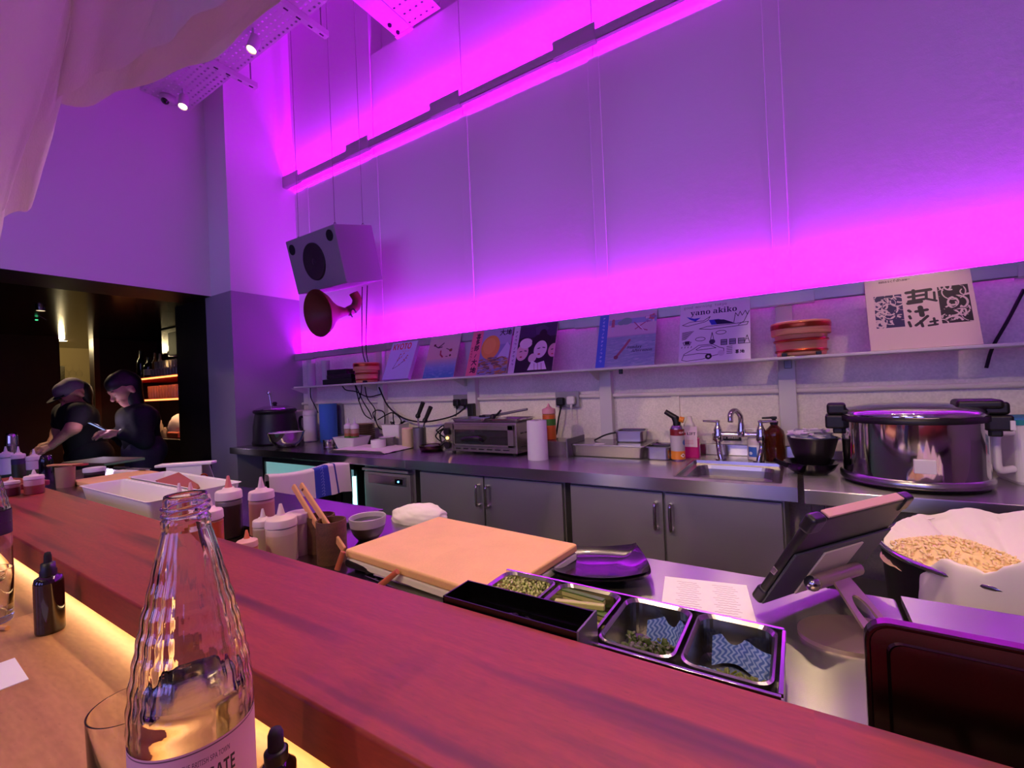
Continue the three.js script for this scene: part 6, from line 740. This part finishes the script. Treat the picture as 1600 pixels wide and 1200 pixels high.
  for (let i = 0; i < 16; i++) single('highball_glass', cyl(0.03, 0.032, 0.15, 0, 0, 0, 14), gm, 'tall glass in the row between the red lit shelves', 'glass', V(bx(238) + i * 0.075, s2 + 0.0005, 0.2), 0, 'tall glasses between the shelves');
  { const t2 = thing('shelf_lamp', 'small warm lamp under the steel duct above the bar glasses', 'lamp', V(-6.15, 1.79, 0.16)); mesh('lamp_body', cyl(0.04, 0.05, 0.05, 0, 0, 0), M.steelDark, t2); mesh('lamp_face', cyl(0.038, 0.038, 0.004, 0, -0.004, 0), glow(WARM, 5), t2); const l3 = new THREE.SpotLight(WARM, 2.4, 0, 1.2, 0.5, 2); l3.castShadow = true; l3.position.set(-6.15, 1.78, 0.16); l3.target.position.set(-5.85, 1.2, 0.3); l3.name = 'lamp_beam'; l3.target.name = 'lamp_aim'; scene.add(l3, l3.target); }
  single('steel_duct', rspan(-6.6, -5.9, 1.84, 2.14, BZ0 + 0.02, 0.1, 0.01), M.steelSoft, 'steel duct above the bottles on the bar', 'duct'); single('steel_duct', rspan(-5.7, -4.95, 1.72, 2.1, BZ0 + 0.02, 0.12, 0.01), M.steelSoft, 'wide steel duct above the bar glasses', 'duct'); single('black_speaker_box', rspan(-5.88, -5.45, 1.76, 2.02, 0.13, 0.3, 0.01), M.black, 'black box above the bar glasses', 'box');
  const bag = thing('white_bag', 'white crumpled bag with an orange base on the back bar counter', 'bag', V(onZ(278, 680, 0.2).x, 0.846, 0.16)); const gg = new THREE.SphereGeometry(0.17, 30, 20), gp = gg.attributes.position; for (let i = 0; i < gp.count; i++) { const x = gp.getX(i), y = gp.getY(i), z = gp.getZ(i), n = 1 + 0.25 * fbm(x * 9, y * 9, z * 9, 3); gp.setXYZ(i, x * n * 1.3, Math.max(-0.1, y * n * 0.85), z * n * 0.6); } gg.computeVertexNormals(); gg.translate(0, 0.12, 0); mesh('bag_body', gg, M.cloth, bag); mesh('bag_base', rbox(0.3, 0.07, 0.18, 0.02, 0.06, 0.035, 0.03), S(0xc0502c, 0.6), bag);
  for (const [px, r, h, l] of [[252, 0.025, 0.2, 'clear bottle beside the white bag on the back bar'], [258, 0.03, 0.12, 'small jar beside the white bag on the back bar']]) single('counter_jar', lathe([[0, 0], [r, 0], [r, h * 0.7], [r * 0.5, h * 0.85], [r * 0.5, h], [0, h]], 16), Ph(0xb8a890, 0.15), l, 'jar', V(onZ(px, 685, 0.26).x, 0.8455, 0.26));
  const ps = onX(63, 470, -5.7), pl = thing('pendant_spotlight', 'brushed metal cylinder spotlight under the dark bar ceiling', 'spotlight', V(ps.x, BAR_CEIL, ps.z)); const dy = ps.y - BAR_CEIL; mesh('stem', bar([0, 0, 0], [0, dy + 0.08, 0], 0.006), M.steelSoft, pl); mesh('can', lathe([[0, dy + 0.08], [0.03, dy + 0.08], [0.036, dy + 0.07], [0.036, dy - 0.09], [0.03, dy - 0.09]], 24), M.steelSoft, pl); mesh('lens', cyl(0.03, 0.03, 0.003, 0, dy - 0.088, 0), glow(WARM, 1.5), pl);
  const sl = new THREE.SpotLight(WARM, 3.0, 0, 0.6, 0.6, 2); sl.castShadow = true; sl.position.set(ps.x, ps.y - 0.1, ps.z); sl.target.position.set(-5.0, 0.9, 1.35); sl.name = 'pendant_beam'; sl.target.name = 'pendant_aim'; scene.add(sl, sl.target);
  const gi = onX(56, 468, -6.4); single('green_indicator', rbox(0.02, 0.01, 0.02, 0.003), glow(new THREE.Color().setRGB(0.1, 1, 0.4), 1.2), 'tiny green indicator light under the dark bar ceiling', 'indicator', V(gi.x, BAR_CEIL - 0.02 - 0.0, gi.z)); const ha = onX(45, 485, -6.2); single('bent_bracket', tube([V(ha.x, BAR_CEIL, ha.z + 0.03), V(ha.x, ha.y + 0.02, ha.z + 0.03), V(ha.x, ha.y - 0.08, ha.z - 0.12)], 0.006, 16, 6), M.steelSoft, 'thin bent metal bracket beside the cylinder spotlight', 'bracket'); }

// ---------------------------------------------------------------- people
function sdfMesh(prims, lo, hi, res, k = 0.03) {                       // tapered capsules joined smoothly, meshed on a grid
  const mc = new MarchingCubes(res, new THREE.MeshBasicMaterial(), false, false, 90000); mc.isolation = 0; const n = mc.size, h = mc.halfsize, c = lo.clone().add(hi).multiplyScalar(0.5), s = hi.clone().sub(lo).multiplyScalar(0.5);
  const A = prims.map(([a, b, ra, rb, sub]) => ({ a, d: b.clone().sub(a), l: Math.max(1e-9, b.distanceToSquared(a)), ra, rb, sub }));
  for (let z = 0; z < n; z++) for (let y = 0; y < n; y++) for (let x = 0; x < n; x++) { const X = c.x + s.x * (x - h) / h, Y = c.y + s.y * (y - h) / h, Z = c.z + s.z * (z - h) / h; let D = 9;
    for (const q of A) { const ux = X - q.a.x, uy = Y - q.a.y, uz = Z - q.a.z; let t = (ux * q.d.x + uy * q.d.y + uz * q.d.z) / q.l; t = t < 0 ? 0 : t > 1 ? 1 : t; const e = Math.hypot(ux - t * q.d.x, uy - t * q.d.y, uz - t * q.d.z) - (q.ra + (q.rb - q.ra) * t); if (q.sub) { D = Math.max(D, -e); continue; } const m = Math.max(k - Math.abs(D - e), 0) / k; D = Math.min(D, e) - m * m * k * 0.25; }
    mc.field[x + y * n + z * n * n] = -D; }
  mc.update(); const N = mc.count, g = new THREE.BufferGeometry(); const p = new Float32Array(mc.positionArray.slice(0, N * 3)), nm = new Float32Array(N * 3);
  for (let i = 0; i < N; i++) { p[i * 3] = c.x + s.x * p[i * 3]; p[i * 3 + 1] = c.y + s.y * p[i * 3 + 1]; p[i * 3 + 2] = c.z + s.z * p[i * 3 + 2]; for (let j = 0; j < 3; j++) nm[i * 3 + j] = mc.normalArray[i * 3 + j] / s.getComponent(j); const L = Math.hypot(nm[i * 3], nm[i * 3 + 1], nm[i * 3 + 2]) || 1; for (let j = 0; j < 3; j++) nm[i * 3 + j] /= L; }
  g.setAttribute('position', new THREE.BufferAttribute(p, 3)); g.setAttribute('normal', new THREE.BufferAttribute(nm, 3)); g.computeVertexNormals(); return g;
}
const bounds = (pr, m = 0.05) => { const lo = V(9, 9, 9), hi = V(-99, -99, -99); pr.forEach(([a, b, ra, rb]) => { for (const [q, r] of [[a, ra], [b, rb]]) { lo.min(q.clone().subScalar(r + m)); hi.max(q.clone().addScalar(r + m)); } }); return [lo, hi]; };
const blob = (pr, res, k) => sdfMesh(pr, ...bounds(pr), res, k);
function headPrims(c, f, u, s, side) {                                 // c centre of skull, f facing, u up: skull, jaw, nose, brow, ears, chin, lips
  const P = (a, b, d) => c.clone().addScaledVector(f, a * s).addScaledVector(u, b * s).addScaledVector(side, d * s);
  return [[P(-0.02, 0.02, 0), P(0.015, 0.015, 0), 0.088 * s, 0.082 * s], [P(0.03, -0.03, 0), P(0.05, -0.095, 0), 0.068 * s, 0.034 * s], [P(0.085, 0.0, 0), P(0.112, -0.035, 0), 0.011 * s, 0.016 * s], [P(0.078, 0.02, -0.035), P(0.078, 0.02, 0.035), 0.016 * s, 0.016 * s], [P(0.072, -0.068, -0.018), P(0.072, -0.068, 0.018), 0.014 * s, 0.014 * s], [P(0.066, -0.1, 0), P(0.066, -0.104, 0), 0.02 * s, 0.018 * s],
    [P(-0.01, -0.0, 0.085), P(-0.015, -0.03, 0.086), 0.02 * s, 0.014 * s], [P(-0.01, -0.0, -0.085), P(-0.015, -0.03, -0.086), 0.02 * s, 0.014 * s]];
}
function handPrims(w, dir, nrm, thumbSide, curl) {                     // wrist, direction of the fingers, back of the hand
  const sd = V().crossVectors(dir, nrm).normalize(), out = []; const pc = w.clone().addScaledVector(dir, 0.05);
  out.push([w, pc, 0.024, 0.03]); out.push([pc.clone().addScaledVector(sd, 0.018), pc.clone().addScaledVector(dir, 0.03).addScaledVector(sd, 0.02), 0.018, 0.015]); out.push([pc.clone().addScaledVector(sd, -0.018), pc.clone().addScaledVector(dir, 0.03).addScaledVector(sd, -0.02), 0.018, 0.015]);
  [[-0.03, 0.055], [-0.01, 0.066], [0.01, 0.064], [0.03, 0.05]].forEach(([o, L]) => { const a = pc.clone().addScaledVector(dir, 0.035).addScaledVector(sd, o), b = a.clone().addScaledVector(dir, L * 0.5).addScaledVector(nrm, -curl * 0.01), c = b.clone().addScaledVector(dir, L * 0.4).addScaledVector(nrm, -curl * 0.03); out.push([a, b, 0.009, 0.0085], [b, c, 0.0085, 0.007]); });
  const t0 = w.clone().addScaledVector(dir, 0.025).addScaledVector(sd, thumbSide * 0.024), t1 = t0.clone().addScaledVector(dir, 0.035).addScaledVector(sd, thumbSide * 0.022).addScaledVector(nrm, -0.01), t2 = t1.clone().addScaledVector(dir, 0.03).addScaledVector(sd, -thumbSide * 0.004).addScaledVector(nrm, -curl * 0.01); out.push([t0, t1, 0.012, 0.01], [t1, t2, 0.01, 0.008]); return out;
}
function eyeAndLip(t, c, f, u, side, s) { const P = (a, b, d) => c.clone().addScaledVector(f, a * s).addScaledVector(u, b * s).addScaledVector(side, d * s); for (const d of [-0.032, 0.032]) { const e = P(0.083, 0.0, d), g = new THREE.SphereGeometry(0.011 * s, 10, 8); mesh('eye', g.translate(e.x, e.y, e.z), S(0x241a18, 0.4), t); mesh('eyebrow', bar(P(0.094, 0.028, d - 0.014), P(0.092, 0.028, d + 0.014), 0.005 * s, 0.004 * s, 6), M.hair, t); } mesh('lips', [bar(P(0.086, -0.066, -0.016), P(0.086, -0.066, 0.016), 0.0055 * s, 0.0055 * s, 8)], S(0xa8504c, 0.5), t); }
{ // person looking at a phone, facing the guests
  const X = -4.78, q = (px, py, dx = 0) => onX(px, py, X).add(V(dx, 0, 0)), t = thing('person', 'person in black with tied dark hair looking down at a phone', 'person', V(0, 0, 0));
  const f = V(0.12, -0.5, 0.86).normalize(), sd = V(1, 0, -0.12).normalize(), u = V().crossVectors(f, sd).normalize(), hc = q(194, 608), s = 1.02; if (u.y < 0) u.negate();
  const neck0 = q(203, 626), neck1 = q(209, 642), chest = q(216, 656), belly = q(221, 682), hip = q(226, 703), sh = d => q(212, 650, d * 0.16), el = d => q(211, 688, d * 0.2), wr = d => q(181, 677, d * 0.075), hd = V(0, 0.12, 1).normalize();
  const knee = d => V(X + d * 0.1, 0.46, hip.z + 0.04), ank = d => V(X + d * 0.11, 0.05, hip.z), toe = d => V(X + d * 0.12, 0.035, hip.z + 0.18);
  const limb = d => [[sh(d), el(d), 0.05, 0.038], [el(d), wr(d), 0.038, 0.025]], legs = d => [[hip.clone().add(V(d * 0.08, 0, 0)), knee(d), 0.085, 0.055], [knee(d), ank(d), 0.052, 0.036], [ank(d), toe(d), 0.036, 0.03]];
  const trunk = [[neck0, neck1, 0.046, 0.052], [sh(-1), sh(1), 0.058, 0.058], [chest.clone().add(V(-0.06, 0, 0)), chest.clone().add(V(0.06, 0, 0)), 0.11, 0.11], [chest, belly, 0.11, 0.1], [belly, hip, 0.1, 0.12]];
  const hands = [...handPrims(wr(1), V(-0.25, 0.15, 1).normalize(), V(0.5, 0.85, 0).normalize(), -1, 1.2), ...handPrims(wr(-1), V(0.25, 0.15, 1).normalize(), V(-0.5, 0.85, 0).normalize(), 1, 1.2)];
  const bodyP = [...trunk, ...limb(1), ...limb(-1), ...legs(1), ...legs(-1)], headP = [...headPrims(hc, f, u, s, sd), [q(200, 618), neck1, 0.046, 0.05]];
  mesh('body', [blob(bodyP, 78, 0.05), blob(headP, 64, 0.02), blob(hands, 64, 0.008)], M.skin, t); eyeAndLip(t, hc, f, u, sd, s);
  const off = (l, o) => l.map(([a, b, ra, rb]) => [a, b, ra + o, rb + o]);
  mesh('shirt', blob([...off(trunk.slice(1), 0.02), ...off(limb(1), 0.02).map((p, i) => i ? [p[0], p[0].clone().lerp(p[1], 0.82), p[2], p[3]] : p), ...off(limb(-1), 0.02).map((p, i) => i ? [p[0], p[0].clone().lerp(p[1], 0.82), p[2], p[3]] : p)], 72, 0.05), M.shirt, t);
  mesh('trousers', blob(off([...legs(1).slice(0, 2), ...legs(-1).slice(0, 2), [hip.clone().add(V(-0.05, 0, 0)), hip.clone().add(V(0.05, 0, 0)), 0.12, 0.12]], 0.022), 60, 0.04), M.trousers, t);
  for (const d of [-1, 1]) mesh('shoe', blob([[ank(d).add(V(0, -0.01, -0.02)), toe(d), 0.045, 0.038]], 24, 0.02), M.black, t);
  const H = (a, b, d) => hc.clone().addScaledVector(f, a * s).addScaledVector(u, b * s).addScaledVector(sd, d * s);
  mesh('hair', blob([[H(-0.035, 0.035, 0), H(0.025, 0.06, 0), 0.094 * s, 0.076 * s], [H(-0.05, 0.03, 0), q(214, 640, 0.0), 0.09, 0.06], [q(214, 640), q(228, 654), 0.06, 0.045], [H(0.0, 0.1, 0.0), H(-0.05, 0.1, 0), 0.045, 0.05], [H(0.115, -0.03, 0), H(0.13, -0.09, 0), 0.068, 0.06, true]], 64, 0.03), M.hair, t);
  mesh('wristwatch', at(new THREE.TorusGeometry(0.03, 0.007, 8, 20), wr(1).x, wr(1).y, wr(1).z - 0.015, 0.2, 0.1, 0), S(0xd8d0c8, 0.4), t);
  const ph = thing('mobile_phone', 'mobile phone with a lit bluish screen held by the person in black', 'phone', q(155, 667)); ph.rotation.set(-0.75, 0.0, 0, 'YXZ'); mesh('phone_case', rbox(0.075, 0.15, 0.009, 0.004), M.black, ph); mesh('screen', box(0.068, 0.14, 0.001, 0, 0, -0.0052), glow(new THREE.Color().setRGB(0.35, 0.4, 0.8), 0.9), ph); ph.rotation.set(0.75 + Math.PI / 2 * 0, Math.PI * 0, 0); ph.rotation.set(-2.2, 0, 0);
  const pl = new THREE.PointLight(new THREE.Color().setRGB(0.8, 0.6, 1), 0.09); pl.position.copy(q(158, 658)); pl.name = 'phone_light'; pl.castShadow = true; scene.add(pl); }
{ // person bending over the bar
  const X = -5.25, q = (px, py, dx = 0) => onX(px, py, X).add(V(dx, 0, 0)), t = thing('person', 'person in a black t-shirt and cap bending over the bar', 'person', V(0, 0, 0));
  const f = V(0.1, -0.62, 0.78).normalize(), sd = V(1, 0, -0.1).normalize(), u = V().crossVectors(f, sd).normalize(), hc = q(114, 616), s = 1.0; if (u.y < 0) u.negate();
  const neck = q(124, 632), chest = q(122, 652), belly = q(132, 685), hip = q(140, 712), sh = d => q(112, 644, d * 0.18), el = d => d > 0 ? q(100, 668, 0.24) : q(104, 676, -0.22), wr = d => d > 0 ? q(70, 697, 0.16) : q(86, 694, -0.14);
  const knee = d => V(X + d * 0.1, 0.46, hip.z + 0.03), ank = d => V(X + d * 0.11, 0.05, hip.z - 0.02), toe = d => V(X + d * 0.12, 0.035, hip.z + 0.17);
  const limb = d => [[sh(d), el(d), 0.056, 0.042], [el(d), wr(d), 0.042, 0.027]], legs = d => [[hip.clone().add(V(d * 0.08, 0, 0)), knee(d), 0.09, 0.058], [knee(d), ank(d), 0.055, 0.038], [ank(d), toe(d), 0.036, 0.03]];
  const trunk = [[q(117, 626), neck, 0.05, 0.055], [sh(-1), sh(1), 0.052, 0.052], [chest.clone().add(V(-0.08, 0, 0)), chest.clone().add(V(0.08, 0, 0)), 0.095, 0.095], [chest, belly, 0.105, 0.1], [belly, hip, 0.115, 0.13]];
  const hands = [...handPrims(wr(1), V(0, -0.35, 1).normalize(), V(0.2, 1, 0.3).normalize(), -1, 1), ...handPrims(wr(-1), V(0, -0.35, 1).normalize(), V(-0.2, 1, 0.3).normalize(), 1, 1)], headP = [...headPrims(hc, f, u, s, sd), [q(118, 622), neck, 0.05, 0.055]];
  mesh('body', [blob([...trunk, ...limb(1), ...limb(-1), ...legs(1), ...legs(-1)], 78, 0.05), blob(headP, 60, 0.02), blob(hands, 64, 0.008)], M.skin, t); eyeAndLip(t, hc, f, u, sd, s);
  const off = (l, o) => l.map(([a, b, ra, rb]) => [a, b, ra + o, rb + o]);
  mesh('t_shirt', blob([...off(trunk.slice(1), 0.022), ...[1, -1].map(d => { const [a, b, ra, rb] = limb(d)[0]; return [a, a.clone().lerp(b, 0.55), ra + 0.014, ra + 0.012]; })], 70, 0.05), M.shirt, t);
  mesh('trousers', blob(off([...legs(1).slice(0, 2), ...legs(-1).slice(0, 2), [hip.clone().add(V(-0.05, 0, 0)), hip.clone().add(V(0.05, 0, 0)), 0.13, 0.13]], 0.022), 56, 0.04), S(0x141214, 0.9), t); for (const d of [-1, 1]) mesh('shoe', blob([[ank(d).add(V(0, -0.01, -0.02)), toe(d), 0.045, 0.038]], 24, 0.02), M.black, t);
  const H = (a, b, d) => hc.clone().addScaledVector(f, a).addScaledVector(u, b).addScaledVector(sd, d);
  mesh('hair', blob([[H(-0.06, 0.0, 0), H(-0.05, -0.03, 0), 0.078, 0.07], [H(-0.06, -0.03, 0), q(136, 634), 0.06, 0.04]], 44, 0.03), M.hair, t); mesh('cap', [blob([[H(-0.03, 0.045, 0), H(0.02, 0.05, 0), 0.09, 0.082]], 36, 0.02), at(new THREE.SphereGeometry(0.001, 4, 3), hc.x, hc.y, hc.z)], S(0x6a5c66, 0.8), t); { const g = new THREE.CylinderGeometry(0.075, 0.075, 0.008, 28).scale(1, 1, 0.95); g.applyMatrix4(new THREE.Matrix4().makeBasis(sd, u, f)); const c = H(0.1, 0.045, 0); g.translate(c.x, c.y, c.z); mesh('cap_peak', g, S(0x1c181c, 0.7), t); }
  const bc = q(84, 712); single('bar_station', rspan(-5.9, -4.95, 0, 0.86, 1.62, 2.7, 0.01), M.dark, 'dark bar station below the bending person', 'counter'); }
renderer.render(scene, camera);
